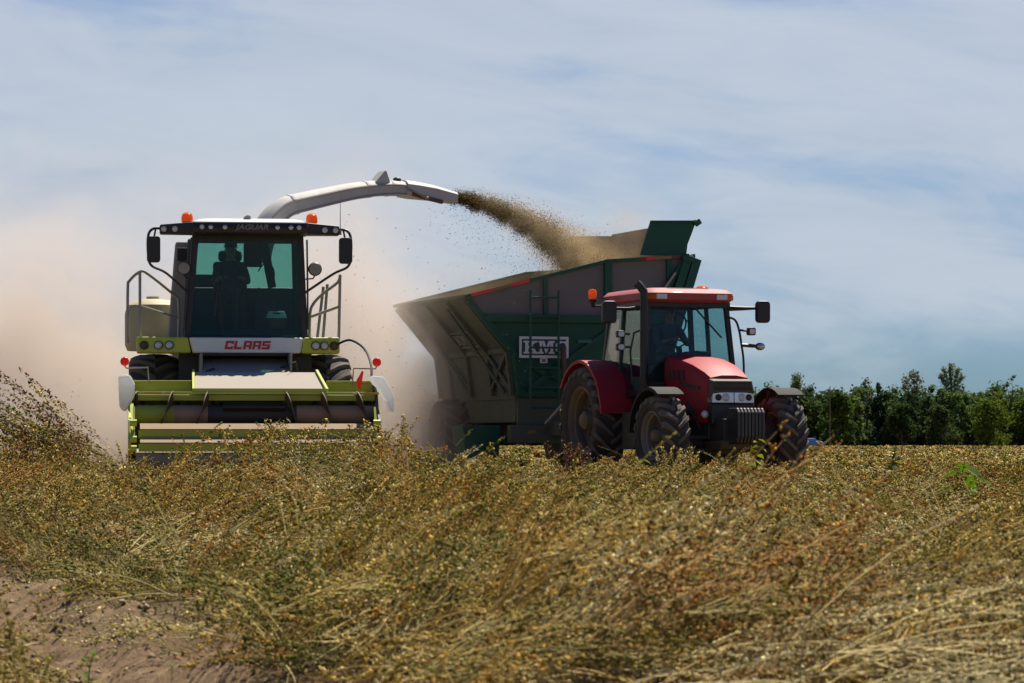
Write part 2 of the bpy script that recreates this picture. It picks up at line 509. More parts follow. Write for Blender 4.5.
def person(name, loc, rz, joints, mats, label, group=None, cap=True):
    """seated figure grown by a Skin modifier from a skeleton; one continuous body mesh"""
    root = bpy.data.objects.new(name, None)
    COL.objects.link(root)
    root.location = loc
    root.rotation_euler = (0, 0, rz)
    tag(root, label, 'person', group)
    verts, edges, rad, zone = [], [], [], []
    idx = {}

    def add(key, p, r, parent=None, z='shirt'):
        idx[key] = len(verts)
        verts.append(p)
        rad.append(r)
        zone.append(z)
        if parent is not None:
            edges.append((idx[parent], idx[key]))
    for row in joints:
        add(*row)
    # hands: palm, four unequal fingers and a thumb that closes on the rim
    for sd in ('l', 'r'):
        w = Vector(verts[idx['wrist_' + sd]])
        e = Vector(verts[idx['elbow_' + sd]])
        d = (w - e).normalized()
        sx = Vector((1, 0, 0))
        palm = w + d * 0.055
        add('palm_' + sd, tuple(palm), 0.030, 'wrist_' + sd, 'skin')
        sgn = 1 if sd == 'r' else -1
        for i, (off, ln) in enumerate(((-0.030, 0.070), (-0.010, 0.080), (0.010, 0.075), (0.030, 0.058))):
            k0 = palm + d * 0.03 + sx * off * sgn
            k1 = k0 + d * ln * 0.45 + Vector((0, 0, -0.012))
            k2 = k0 + d * ln * 0.55 + Vector((0, 0.0, -0.05))
            add(f'k{i}{sd}', tuple(k0), 0.010, 'palm_' + sd, 'skin')
            add(f'm{i}{sd}', tuple(k1), 0.009, f'k{i}{sd}', 'skin')
            add(f't{i}{sd}', tuple(k2), 0.008, f'm{i}{sd}', 'skin')
        th = w + d * 0.035 + sx * (-0.045) * sgn
        add('th0' + sd, tuple(th), 0.011, 'wrist_' + sd, 'skin')
        add('th1' + sd, tuple(th + d * 0.04 + Vector((0, 0, -0.015))), 0.009, 'th0' + sd, 'skin')
    me = bpy.data.meshes.new('body')
    me.from_pydata(verts, edges, [])
    o = bpy.data.objects.new('body', me)
    COL.objects.link(o)
    o.parent = root
    md = o.modifiers.new('skin', 'SKIN')
    md.use_smooth_shade = True
    for i, sv in enumerate(me.skin_vertices[0].data):
        sv.radius = (rad[i], rad[i])
        sv.use_root = (i == 0)
    ss = o.modifiers.new('sub', 'SUBSURF')
    ss.levels = ss.render_levels = 2
    bpy.context.view_layer.update()
    dg = bpy.context.evaluated_depsgraph_get()
    me2 = bpy.data.meshes.new_from_object(o.evaluated_get(dg))
    o.modifiers.clear()
    o.data = me2
    me2.materials.clear()
    for k in ('shirt', 'skin', 'trouser'):
        me2.materials.append(mats[k])
    vv = [Vector(v) for v in verts]
    for p in me2.polygons:
        i = min(range(len(vv)), key=lambda j: (vv[j] - p.center).length - rad[j] * 0.6)
        p.material_index = {'shirt': 0, 'skin': 1, 'trouser': 2}[zone[i]]
        p.use_smooth = True
    h = Vector(verts[idx['head']])
    f = Vector((0, -1, 0))
    fb = B()
    fb.ball(h + f * 0.102 + Vector((0, 0, -0.012)), 0.014, 0.022, 0.026, 8)
    fb.ball(h + f * 0.088 + Vector((0, 0, -0.062)), 0.026, 0.012, 0.008, 8)
    for s in (-1, 1):
        fb.ball(h + Vector((s * 0.083, 0.005, -0.005)), 0.012, 0.022, 0.032, 8)
    fb.build('face', mats['skin'], root, smooth=True)
    eb = B()
    for s in (-1, 1):
        eb.ball(h + f * 0.086 + Vector((s * 0.032, 0, 0.018)), 0.012, 0.008, 0.008, 8)
    eb.build('eyes', M['black'], root, smooth=True)
    if cap:
        cb = B()
        cb.lathe([(0.035, 0.098), (0.075, 0.100), (0.115, 0.080), (0.135, 0.03)], 20, 'z', tuple(h + Vector((0, 0.004, 0))))
        cb.prism([(h.x - 0.07, h.y - 0.07), (h.x + 0.07, h.y - 0.07), (h.x + 0.055, h.y - 0.165), (h.x, h.y - 0.18), (h.x - 0.055, h.y - 0.165)], 'z', h.z + 0.04, h.z + 0.048)
        cb.build('cap', M['hat'], root, smooth=True)
    else:
        B().ball(h + Vector((0, 0.02, 0.035)), 0.092, 0.10, 0.095, 16).build('hair', M['hat'], root, smooth=True)
    return root


def seated(lean=0.0, reach=0.0):
    """joints of a seated driver facing -y; origin on the floor under the hips, seat at 0.46 m"""
    l = lean
    rows = [('hip', (0, 0.02, 0.55), 0.135, None, 'trouser'),
            ('waist', (0, 0.01 - l * 0.2, 0.72), 0.135, 'hip'),
            ('chest', (0, 0.0 - l * 0.6, 0.93), 0.150, 'waist'),
            ('neckb', (0, -0.01 - l * 0.8, 1.075), 0.085, 'chest'),
            ('neck', (0, -0.03 - l, 1.15), 0.055, 'neckb', 'skin'),
            ('jaw', (0, -0.055 - l, 1.215), 0.075, 'neck', 'skin'),
            ('head', (0, -0.045 - l, 1.28), 0.095, 'jaw', 'skin'),
            ('crown', (0, -0.035 - l, 1.355), 0.07, 'head', 'skin')]
    for s, sd in ((-1, 'l'), (1, 'r')):
        rows += [('shoulder_' + sd, (s * 0.19, 0.0 - l * 0.7, 1.02), 0.075, 'neckb'),
                 ('elbow_' + sd, (s * 0.26, -0.14 - l - reach * 0.3, 0.78), 0.050, 'shoulder_' + sd),
                 ('wrist_' + sd, (s * 0.15, -0.36 - l - reach, 0.84), 0.032, 'elbow_' + sd, 'skin'),
                 ('thigh_' + sd, (s * 0.10, -0.08, 0.53), 0.095, 'hip', 'trouser'),
                 ('knee_' + sd, (s * 0.15, -0.44, 0.54), 0.070, 'thigh_' + sd, 'trouser'),
                 ('ankle_' + sd, (s * 0.15, -0.50, 0.11), 0.045, 'knee_' + sd, 'trouser'),
                 ('toe_' + sd, (s * 0.16, -0.66, 0.05), 0.040, 'ankle_' + sd, 'trouser')]
    return rows

# ================================================================== FORAGE HARVESTER
HV_A = R(7)
hv = empty('forage_harvester', (-3.99, 48.0, 0), HV_A,
           'white and lime green forage harvester with its long spout swung over the cart', 'forage harvester')
HV_INV = (Matrix.Translation((-3.99, 48.0, 0)) @ Matrix.Rotation(HV_A, 4, 'Z')).inverted()
RX = 0.05   # roof centre

cf = B()
for s in (-1, 1):
    cf.bar((s * 0.88, 0.0, 2.05), (s * 0.78 + 0.03, 0.05, 3.64), 0.10, 0.10)
    cf.bar((s * 0.86, 1.55, 2.05), (s * 0.80 + 0.02, 1.5, 3.64), 0.12, 0.10)
    cf.bar((s * 0.87, 0.95, 2.05), (s * 0.80 + 0.02, 0.95, 3.64), 0.06, 0.06)
    cf.bar((s * 0.87, 0.0, 2.10), (s * 0.87, 1.55, 2.10), 0.08, 0.12)
cf.box(-0.86, 0.86, -0.03, 0.03, 2.04, 2.11)
cf.box(-0.80, 0.84, 0.0, 0.10, 3.54, 3.64)
cf.box(-0.80, 0.84, 1.46, 1.56, 3.585, 3.64)
cf.box(-0.86, 0.86, 1.50, 1.58, 2.05, 2.90)
cf.box(-0.78, -0.30, 1.40, 1.49, 2.90, 3.10).bar((0.46, 1.44, 2.9), (0.33, 1.44, 3.6), 0.13, 0.06).box(0.02, 0.30, 1.42, 1.49, 3.22, 3.585)
cf.build('cab_frame', M['black'], hv, bevel=0.015)
cfl = B().box(-0.85, 0.85, 0.03, 1.52, 2.06, 2.20)
cfl.build('cab_floor', M['black'], hv)
B().hexa([(-0.84, -0.012, 2.11), (0.84, -0.012, 2.11), (0.84, -0.004, 2.11), (-0.84, -0.004, 2.11)],
         [(-0.77, 0.036, 3.55), (0.81, 0.036, 3.55), (0.81, 0.044, 3.55), (-0.77, 0.044, 3.55)]).build('windshield', M['glass_h'], hv)
B().box(-0.78, 0.82, 1.50, 1.508, 2.905, 3.58).build('rear_window', M['glass_h'], hv)
for s in (-1, 1):
    B().hexa([(s * 0.876, 0.06, 2.16), (s * 0.884, 0.06, 2.16), (s * 0.884, 1.5, 2.16), (s * 0.876, 1.5, 2.16)],
             [(s * 0.80 + 0.016, 0.06, 3.62), (s * 0.80 + 0.024, 0.06, 3.62), (s * 0.80 + 0.024, 1.46, 3.62), (s * 0.80 + 0.016, 1.46, 3.62)]).build('side_window', M['glass_h'], hv)

# roof: a shallow white dome with a raised lip
rf = B()
rings = []
for z, w, d, y in ((3.70, 1.66, 2.12, 0.66), (3.785, 1.70, 2.16, 0.66), (3.83, 1.64, 1.92, 0.74), (3.868, 1.50, 1.58, 0.82), (3.885, 1.2, 1.1, 0.9), (3.89, 0.8, 0.7, 0.95)):
    rings.append([(RX + p[0], y + p[1], z) for p in rrect(w, d, min(0.22, w * 0.2), 5)])
rf.loft(rings)
roof = rf.build('roof', M['white'], hv, smooth=True)
B().prism([(RX - 0.10, 3.84), (RX + 0.02, 3.84), (RX + 0.02, 3.90), (RX - 0.03, 3.915), (RX - 0.08, 3.89)], 'y', -0.1, 0.25).build('roof_hatch', M['grey'], roof, bevel=0.01)
vz = B()
vz.prism([(-0.42, 3.62), (-0.46, 3.70), (-0.42, 3.79), (0.02, 3.80), (0.04, 3.60)], 'x', RX - 0.86, RX + 0.86)
vis = vz.build('sun_visor', M['black'], hv, bevel=0.02)
for x in (-0.72, -0.59, -0.38, 0.40, 0.60, 0.72):
    lamp_disc('work_light', vis, (RX + x, -0.455, 3.705), 0.038, 'chrome' if abs(x) < 0.7 else 'lens')
font_text('lettering', 'JAGUAR', M['letter_grey'], vis, (RX + 0.02, -0.462, 3.705), 0.105, 0.004, shear=0.3, weight=0.003, sx=1.25)
for s in (-1, 1):
    w_ = B()
    w_.hexa([(RX + s * 0.84, -0.34, 3.61), (RX + s * 1.34, -0.20, 3.61), (RX + s * 1.34, 0.0, 3.61), (RX + s * 0.84, 0.05, 3.61)],
            [(RX + s * 0.84, -0.34, 3.79), (RX + s * 1.34, -0.20, 3.755), (RX + s * 1.34, 0.0, 3.755), (RX + s * 0.84, 0.05, 3.79)])
    lb = w_.build('light_bar', M['black'], hv, bevel=0.025)
    for t in (0.55, 0.88):
        lamp_disc('work_light', lb, (RX + s * (0.84 + 0.5 * t), -0.345 + 0.14 * t, 3.685), 0.045, 'lens')
    bc = B().lathe([(3.80, 0.085), (3.87, 0.088), (3.915, 0.075), (3.94, 0.04), (3.945, 0.01)], 18, 'z', (RX + s * 0.93, -0.10, 0.0))
    bo = bc.build('beacon', M['orange'], hv, smooth=True)
    B().lathe([(3.765, 0.07), (3.80, 0.075)], 16, 'z', (RX + s * 0.93, -0.10, 0)).build('beacon_base', M['black'], bo)
    # wing mirror on a hoop
    ex = RX + s * 1.34
    hoop = poly_curve([(ex - s * 0.04, -0.12, 3.70), (ex + s * 0.10, -0.16, 3.69), (ex + s * 0.17, -0.18, 3.58), (ex + s * 0.17, -0.2, 3.30), (ex + s * 0.12, -0.2, 3.14),
                       (ex - s * 0.10, -0.18, 3.03), (s * 0.86, -0.06, 2.74)], 5)
    mi = B()
    mi.prism(rrect(0.20, 0.39, 0.045, 3, ex + s * 0.09, 3.38), 'y', -0.27, -0.18)
    mo = mi.build('mirror', M['black'], hv, bevel=0.012)
    B().tube(hoop, 0.020, 8).build('mirror_arm', M['black'], mo, smooth=True)
    B().tube([(ex + s * 0.08, -0.2, 3.57), (ex + s * 0.06, -0.17, 3.69)], 0.014, 6).build('mirror_bracket', M['black'], mo)
    rm = B().lathe([(-0.03, 0.03), (-0.02, 0.09), (0.01, 0.105), (0.02, 0.10)], 18, 'y', (RX + s * 0.98, -0.1, 3.11))
    ro = rm.build('round_mirror', M['black'], hv, smooth=True)
    B().lathe([(-0.035, 0.001), (-0.035, 0.082), (-0.03, 0.088)], 18, 'y', (RX + s * 0.98, -0.1, 3.11)).build('mirror_glass', M['grey'], ro)
    B().tube([(RX + s * 0.98, -0.08, 3.02), (RX + s * 0.95, -0.06, 2.97), (s * 0.86, -0.02, 2.96)], 0.012, 6).build('mirror_stem', M['black'], ro)
    B().tube(poly_curve([(s * 0.92, -0.05, 2.2), (s * 0.90 + 0.02, -0.08, 2.7), (s * 0.88 + 0.03, -0.06, 3.55)], 4), 0.014, 6).build('grab_bar', M['black'], hv)

# wiper
B().bar((-0.35, -0.03, 2.12), (-0.42, -0.02, 2.95), 0.016).bar((-0.46, -0.03, 2.4), (-0.40, -0.018, 3.2), 0.02).build('wiper', M['black'], hv)

# front apron
ap = B()
ap.loft([[(x, -0.30 - dy, z) for x, z in ((-0.86 + i, 2.07), (0.84 - i, 2.07), (0.80 - i, 1.84), (-0.80 + i, 1.84))] for dy, i in ((-0.28, 0.0), (0.0, 0.0), (0.05, 0.03))])
apo = ap.build('front_apron', M['white'], hv, bevel=0.02)
TK = 0.30
C_ = [rect(0, 0, TK, 1), rect(TK, 0, 1, .26), rect(TK, .74, 1, 1), rect(.72, .26, 1, .36), rect(.72, .62, 1, .74)]
L_ = [rect(0, 0, TK, 1), rect(TK, 0, 0.95, .26)]
A_ = [rect(0, 0, TK, 1), rect(.7, 0, 1, 1), rect(TK, .76, .7, 1), rect(TK, .30, .7, .50)]
S_ = [rect(0, .74, 1, 1), rect(0, .5, TK, .74), rect(0, .40, 1, .60), rect(.7, .26, 1, .40), rect(0, 0, 1, .26)]
letters('lettering', [C_, L_, A_, A_, S_], M['letter_red'], apo, (-0.335, -0.354, 1.895), 0.125, 0.004, 0.22, 0.96, 1.14)
for s, x0, x1, xs in ((-1, -1.63, -0.87, (-1.52, -1.31, -1.15)), (1, 0.85, 1.40, (1.03, 1.16, 1.31))):
    fp = B()
    xo, xi = (x0, x1) if s < 0 else (x1, x0)
    fp.hexa([(xi - s * 0.045, -0.30, 1.84), (xo, -0.14, 1.84), (xo, 0.25, 1.84), (xi, 0.2, 1.84)],
            [(xi, -0.30, 2.075), (xo, -0.14, 2.085), (xo, 0.25, 2.085), (xi, 0.2, 2.075)])
    fo = fp.build('front_panel', M['lime'], hv, bevel=0.025)
    for k, x in enumerate(xs):
        t = abs(x - xi) / abs(xo - xi)
        dark = (k == 0 and s < 0) or (k == 2 and s > 0)
        lamp_disc('headlight', fo, (x, -0.31 + 0.165 * t, 1.955), 0.055, 'brownsteel' if dark else 'lens', 0.03)
B().box(-1.62, 1.40, 0.22, 2.4, 1.96, 2.04).build('deck', M['grey'], hv, bevel=0.01)

# railings
rl = B()
A0, A1, A2 = (-1.76, 0.25), (-1.58, 0.05), (-1.0, 0.3)
rl.tube(poly_curve([(A0[0], A0[1], 2.0), (A0[0], A0[1], 2.8), (A0[0] + 0.03, A0[1], 2.94), (A1[0], A1[1], 3.06), (A1[0] + 0.12, A1[1] + 0.03, 3.03), (A2[0] - 0.06, A2[1], 2.72), (A2[0], A2[1], 2.6), (A2[0], A2[1], 2.0)], 5), 0.022, 8)
rl.tube([(A1[0], A1[1], 2.0), (A1[0], A1[1], 3.06)], 0.022, 8)
rl.tube(poly_curve([(A0[0], A0[1], 2.48), (A0[0] + 0.06, A0[1], 2.53), (A1[0], A1[1], 2.55), (A2[0], A2[1], 2.38)], 4), 0.016, 8)
rl.build('railing', M['rail'], hv, smooth=True)
rl = B()
rl.tube(poly_curve([(0.96, 0.15, 2.05), (0.97, 0.15, 2.45), (1.02, 0.15, 2.6), (1.16, 0.12, 2.75), (1.38, 0.1, 2.92), (1.42, 0.1, 3.02)], 5), 0.022, 8)
rl.tube([(1.40, 0.1, 2.05), (1.42, 0.1, 3.04)], 0.022, 8)
rl.tube([(1.10, 0.6, 2.05), (1.20, 0.6, 2.88)], 0.022, 8)
rl.tube([(1.19, 0.6, 2.05), (1.26, 0.6, 2.92)], 0.022, 8)
rl.tube([(0.97, 0.15, 2.40), (1.41, 0.1, 2.56)], 0.022, 8)
rl.build('railing', M['rail'], hv, smooth=True)

# body behind the cab
ad = B().hexa([(-1.15, 1.7, 2.04), (-0.70, 1.7, 2.04), (-0.70, 2.3, 2.04), (-1.15, 2.3, 2.04)],
              [(-1.02, 1.7, 3.62), (-0.70, 1.7, 3.62), (-0.70, 2.3, 3.62), (-1.02, 2.3, 3.62)])
ado = ad.build('air_duct', M['grey'], hv, bevel=0.03)
B().box(-1.0, -0.7, 1.6, 1.69, 3.32, 3.52).build('duct_grille', M['black'], ado, bevel=0.01)
tk = B().lathe([(1.96, 0.40), (2.05, 0.44), (2.55, 0.44), (2.68, 0.40), (2.76, 0.28), (2.79, 0.05)], 28, 'z', (-1.36, 2.9, 0))
tko = tk.build('additive_tank', M['cream'], hv, smooth=True)
B().lathe([(2.78, 0.10), (2.82, 0.10)], 16, 'z', (-1.36, 2.9, 0)).build('tank_lid', M['cream'], tko)
eb = B()
eb.loft([[(p[0], y, p[1]) for p in rrect(w, h, 0.18, 3, 0, cz)] for y, w, h, cz in ((2.5, 1.5, 1.2, 2.2), (2.7, 2.1, 1.55, 2.15), (5.2, 2.1, 1.45, 2.1), (5.5, 1.8, 1.1, 2.05))])
eb.build('engine_cover', M['white_dusty'], hv, smooth=True)
B().box(-0.75, 0.75, 0.1, 5.2, 0.85, 1.45).box(-1.0, 1.0, 0.8, 1.0, 0.85, 1.05).build('chassis', M['black_dusty'], hv, bevel=0.02)
wheel(hv, (-1.36, 0.95, 0.93), 0.93, 0.72, 0.46, 20, -1, 0.055)
wheel(hv, (1.24, 0.95, 0.93), 0.93, 0.72, 0.46, 20, 1, 0.055)
wheel(hv, (-1.1, 4.3, 0.65), 0.65, 0.5, 0.35, 18, -1, 0.045)
wheel(hv, (1.1, 4.3, 0.65), 0.65, 0.5, 0.35, 18, 1, 0.045)
fh = B()
fh.hexa([(-0.66, -1.35, 0.75), (0.62, -1.35, 0.75), (0.62, 0.2, 1.0), (-0.66, 0.2, 1.0)], [(-0.66, -1.2, 1.42), (0.62, -1.2, 1.42), (0.62, 0.2, 1.80), (-0.66, 0.2, 1.80)])
fh.box(-0.70, -0.66, -0.6, 0.2, 1.1, 1.83).box(0.62, 0.66, -0.6, 0.2, 1.1, 1.83)
fho = fh.build('feeder_housing', M['grey'], hv, bevel=0.02)
B().box(-0.74, 0.70, -0.28, 0.0, 1.80, 1.838).tube([(-0.5, -0.6, 1.6), (-0.62, -0.75, 1.55), (-0.7, -0.5, 1.2)], 0.02).tube([(0.5, -0.5, 1.62), (0.7, -0.6, 1.7), (0.78, -0.4, 1.3)], 0.025).build('hydraulic_hoses', M['black_dusty'], fho)
B().box(-1.0, 1.0, 0.25, 0.7, 1.0, 1.9).build('front_axle', M['black'], hv)

# interior
st = B()
st.box(-0.46, 0.06, 0.62, 1.12, 2.2, 2.62).box(-0.46, 0.06, 1.08, 1.22, 2.62, 3.28).box(-0.38, -0.02, 1.10, 1.2, 3.28, 3.45)
st.build('driver_seat', M['seat'], hv, bevel=0.05)
sw = B()
ringp = [(0.19 * math.cos(2 * PI * k / 24), 0.19 * math.sin(2 * PI * k / 24), 0) for k in range(25)]
rot = Matrix.Rotation(R(58), 3, 'X')
c0 = Vector((-0.15, 0.36, 3.02))
sw.tube([c0 + rot @ Vector(p) for p in ringp], 0.016, 7, cap=False)
for k in range(3):
    a = 2 * PI * k / 3 + 0.5
    sw.tube([c0, c0 + rot @ Vector((0.19 * math.cos(a), 0.19 * math.sin(a), 0))], 0.012, 6)
sw.tube([c0, (-0.15, 0.2, 2.2)], 0.04, 8)
sw.build('steering_wheel', M['black'], hv, smooth=True)
cn = B().box(0.16, 0.50, 0.6, 1.2, 2.2, 2.70)
cn.tube([(0.22, 0.66, 2.68), (0.22, 0.62, 2.86)], 0.03)
cn.build('control_console', M['black'], hv, bevel=0.03)
gm = B().tube(poly_curve([(0.20, 0.45, 3.1), (0.30, 0.42, 3.22), (0.42, 0.42, 3.16), (0.44, 0.44, 3.0), (0.36, 0.5, 2.86)], 5), 0.010, 6)
gm.build('cab_cable', M['black'], hv)

# ---------------- pick-up header
hd = B()
hd.box(-1.72, -0.86, -2.02, -1.92, 1.05, 1.385).box(1.08, 1.74, -2.02, -1.92, 1.05, 1.385).box(-0.86, 1.08, -2.02, -1.92, 1.05, 1.30)
hd.box(-1.72, -0.86, -2.06, -1.86, 1.365, 1.395).box(1.08, 1.74, -2.06, -1.86, 1.365, 1.395)
prof = [(-1.93, 1.1), (-1.90, 0.8), (-2.02, 0.52), (-2.3, 0.36), (-2.75, 0.36), (-2.75, 0.32), (-2.28, 0.32), (-1.98, 0.49), (-1.86, 0.78), (-1.88, 1.1)]
hd.prism(prof, 'x', -1.74, 1.76)
hd.hexa([(-1.70, -2.46, 1.10), (1.78, -2.46, 1.10), (1.78, -2.40, 1.10), (-1.70, -2.40, 1.10)], [(-1.70, -2.46, 1.185), (1.78, -2.46, 1.185), (1.78, -2.40, 1.185), (-1.70, -2.40, 1.185)])
hd.hexa([(-1.70, -2.40, 1.10), (1.78, -2.40, 1.10), (1.78, -1.93, 1.24), (-1.70, -1.93, 1.24)], [(-1.70, -2.40, 1.12), (1.78, -2.40, 1.12), (1.78, -1.93, 1.26), (-1.70, -1.93, 1.26)])
header = hd.build('pickup_header', M['lime_dark'], hv, bevel=0.008)
hr = B().box(-1.72, 1.80, -2.50, -2.47, 1.19, 1.225)
hr.build('header_rail', M['lime'], header, bevel=0.006)
for x0, x1, m in ((-1.53, -1.28, 'orangetape'), (-1.28, -1.16, 'white'), (1.42, 1.62, 'white'), (1.5, 1.80, 'orangetape')):
    B().box(x0, x1 if m == 'orangetape' else x1 - 0.10, -2.505, -2.501, 1.196, 1.222).build('reflector', M[m], header)
# side plates
for s in (-1, 1):
    sp = B()
    x = s * 1.755 + 0.01
    sp.prism([(-1.95, 1.38), (-2.45, 1.22), (-2.62, 1.0), (-3.05, 0.82), (-3.28, 0.5), (-3.1, 0.24), (-2.3, 0.22), (-1.95, 0.5)], 'x', x - 0.02, x + 0.02)
    sp.bar((x - s * 0.03, -2.62, 1.05), (x - s * 0.03, -3.25, 0.52), 0.05)
    sp.build('side_plate', M['lime'] if s < 0 else M['black_dusty'], header, bevel=0.008)
    if s < 0:
        sh = [(-1.905, 1.455), (-1.74, 1.475), (-1.665, 1.33), (-1.68, 1.15), (-1.80, 0.93), (-1.885, 1.0), (-1.895, 1.2)]
    else:
        sh = [(1.66, 1.455), (1.85, 1.45), (1.955, 1.28), (2.01, 1.15), (2.01, 0.93), (1.955, 0.95), (1.92, 1.1)]
    es = B().prism(sh, 'y', -2.62, -1.95)
    es.build('end_shield', M['white_plastic'], header, bevel=0.05, seg=3)
    mx = s * 1.83 + (0.02 if s < 0 else -0.04)
    ml = B().ball((mx, -2.2, 1.66), 0.065, 0.035, 0.065, 14)
    ml.build('marker_lamp', M['redlens'], header, smooth=True)
    B().tube([(mx, -2.18, 1.60), (mx - s * 0.02, -2.18, 1.565), (mx - s * 0.33, -2.15, 1.575), (mx - s * 0.35, -2.12, 1.3)], 0.013, 6).build('lamp_bracket', M['steel'], header)
    hw_ = B()
    for z, y in ((0.78, -3.16), (0.55, -3.26), (0.42, -3.2)):
        hw_.lathe([(-0.05, 0.05), (0.05, 0.05)], 10, 'x', (x - s * 0.05, y, z))
    hw_.bar((x - s * 0.06, -2.9, 1.0), (x - s * 0.06, -3.2, 0.6), 0.03)
    hw_.build('bar_bracket', M['lime'], header)
# auger with helical flights
for x0, x1, mt in ((-1.70, -1.12, 'lime_dark'), (-1.12, -0.64, 'pink_steel'), (-0.64, 0.62, 'black_dusty'), (0.62, 1.72, 'pink_steel')):
    B().lathe([(x0, 0.14), (x1, 0.14)], 24, 'x', (0, -2.42, 0.90)).build('auger_tube', M[mt], header, smooth=True)
for s in (-1, 1):
    fb = B()
    vs, fs = [], []
    nseg = 72
    for k in range(nseg + 1):
        x = s * (0.40 + 1.28 * k / nseg) + 0.02
        th = PI / 2 - 2 * PI * (x - 0.45) / 0.51 if s > 0 else PI / 2 + 2 * PI * (x + 1.12) / 0.50
        for r in (0.13, 0.34):
            for dx in (-0.007, 0.007):
                vs.append((x + dx, -2.42 - r * math.cos(th), 0.90 + r * math.sin(th)))
    for k in range(nseg):
        a, b = 4 * k, 4 * k + 4
        fs += [(a, a + 2, b + 2, b), (a + 1, b + 1, b + 3, a + 3), (a + 2, a + 3, b + 3, b + 2)]
    fb.faces(vs, fs)
    fb.build('auger_flight', M['brownsteel'], header, smooth=True)
pd = B()
for k in range(4):
    a = k * PI / 2 + 0.4
    pd.bar((-0.42, -2.42 - 0.2 * math.cos(a), 0.9 + 0.2 * math.sin(a)), (0.45, -2.42 - 0.2 * math.cos(a), 0.9 + 0.2 * math.sin(a)), 0.02, 0.16, up=(0, -math.cos(a), math.sin(a)))
pd.build('auger_paddle', M['black_dusty'], header)
# tray over the feeder
ty = B().hexa([(-0.82, -2.44, 1.205), (1.04, -2.44, 1.205), (0.95, -1.48, 1.50), (-0.80, -1.48, 1.50)], [(-0.82, -2.44, 1.235), (1.04, -2.44, 1.235), (0.95, -1.48, 1.53), (-0.80, -1.48, 1.53)])
tyo = ty.build('cover_tray', M['tray'], header, bevel=0.006)
B().bar((-0.84, -2.46, 1.245), (1.06, -2.46, 1.245), 0.035, 0.06).bar((-0.84, -2.46, 1.25), (-0.82, -1.48, 1.545), 0.035, 0.05).bar((1.06, -2.46, 1.25), (0.97, -1.48, 1.545), 0.035, 0.05).build('tray_edge', M['lime'], tyo)
# crop press bars
for zt, y in ((0.775, -2.92), (0.585, -3.08)):
    B().hexa([(-1.60, y - 0.10, zt - 0.095), (1.70, y - 0.10, zt - 0.095), (1.70, y + 0.06, zt - 0.02), (-1.60, y + 0.06, zt - 0.02)],
             [(-1.60, y - 0.10, zt - 0.08), (1.70, y - 0.10, zt - 0.08), (1.70, y + 0.06, zt), (-1.60, y + 0.06, zt)]).build('press_bar', M['tan'], header, bevel=0.004)
    B().box(-1.62, 1.71, y - 0.092, y - 0.07, zt - 0.21, zt - 0.097).build('press_bar_skirt', M['lime_dark'], header)
B().lathe([(-1.66, 0.15), (1.68, 0.15)], 20, 'x', (0, -2.95, 0.26)).build('pickup_drum', M['black_dusty'], header, smooth=True)
tn = B().tube([(-1.66, -2.95, 0.26), (1.68, -2.95, 0.26)], 0.165, 10)
for k in range(56):
    x = -1.64 + 3.3 * k / 55
    a = (k % 4) * 0.55 - 0.5
    tn.bar((x, -2.95 - 0.05 * math.cos(a), 0.26 + 0.05 * math.sin(a)), (x, -2.95 - 0.30 * math.cos(a - 0.2), 0.26 + 0.30 * math.sin(a - 0.2)), 0.008)
tn.build('pickup_tines', M['steel'], header)
B().tube(poly_curve([(1.36, -0.1, 1.98), (1.52, -0.6, 2.03), (1.68, -1.3, 1.88), (1.74, -1.8, 1.62), (1.72, -2.05, 1.38)], 6), 0.018, 7).build('hydraulic_hose', M['black'], header, smooth=True)
B().prism([(1.52, 1.28), (1.56, 1.28), (1.60, 1.52), (1.58, 1.54), (1.50, 1.40)], 'y', -2.2, -2.17).build('red_lever', M['redlens'], header)

# ---------------- discharge spout
SP = [(258, 262, 50.0), (262, 236, 50.02), (269, 220, 50.1), (283, 207.5, 50.28), (304, 202 - 0.5, 50.5), (326, 196.6, 50.75), (348, 192, 50.98), (369, 189, 51.2), (390, 187.8, 51.42), (408, 189.0, 51.6)]
SPW = [HV_INV @ at(*p) for p in SP]
pts = poly_curve(SPW, 5)


def spout_ring(p, d, w, h):
    s = d.cross(Vector((0, 0, 1))).normalized()
    u = s.cross(d).normalized()
    o = [(-.5, -.5), (.5, -.5), (.5, .22), (.30, .42), (0, .5), (-.30, .42), (-.5, .22)]
    return [p + s * (a * w) + u * (b * h) for a, b in o]


rings, hgt = [], []
for i, p in enumerate(pts):
    d = (pts[min(i + 1, len(pts) - 1)] - pts[max(i - 1, 0)]).normalized()
    t = i / (len(pts) - 1)
    rings.append(spout_ring(p, d, 0.34 - 0.06 * t, 0.36 - 0.13 * t))
spout = B().loft(rings).build('discharge_spout', M['white_dusty'], hv, smooth=True)
rb = B()
for off in (0.16, -0.40):
    line = []
    for i in range(6, len(pts)):
        d = (pts[min(i + 1, len(pts) - 1)] - pts[i - 1]).normalized()
        s = d.cross(Vector((0, 0, 1))).normalized()
        u = s.cross(d).normalized()
        t = i / (len(pts) - 1)
        line.append(pts[i] + s * (0.175 - 0.03 * t) + u * (0.36 - 0.13 * t) * off)
    rb.tube(line, 0.014, 5)
rb.build('spout_seam', M['grey'], spout)
for i in (17, 34, 40):
    d = (pts[min(i + 1, len(pts) - 1)] - pts[i - 1]).normalized()
    t = i / (len(pts) - 1)
    B().loft([spout_ring(pts[i] + d * k, d, 0.355 - 0.06 * t, 0.378 - 0.13 * t) for k in (-0.02, 0.02)]).build('spout_band', M['white_dusty'], spout)
E = HV_INV @ at(408, 189, 51.6)
F_ = HV_INV @ at(432, 192.5, 51.85)
G = HV_INV @ at(453.5, 197.5, 52.08)
dE, dG = (F_ - E).normalized(), (G - F_).normalized()
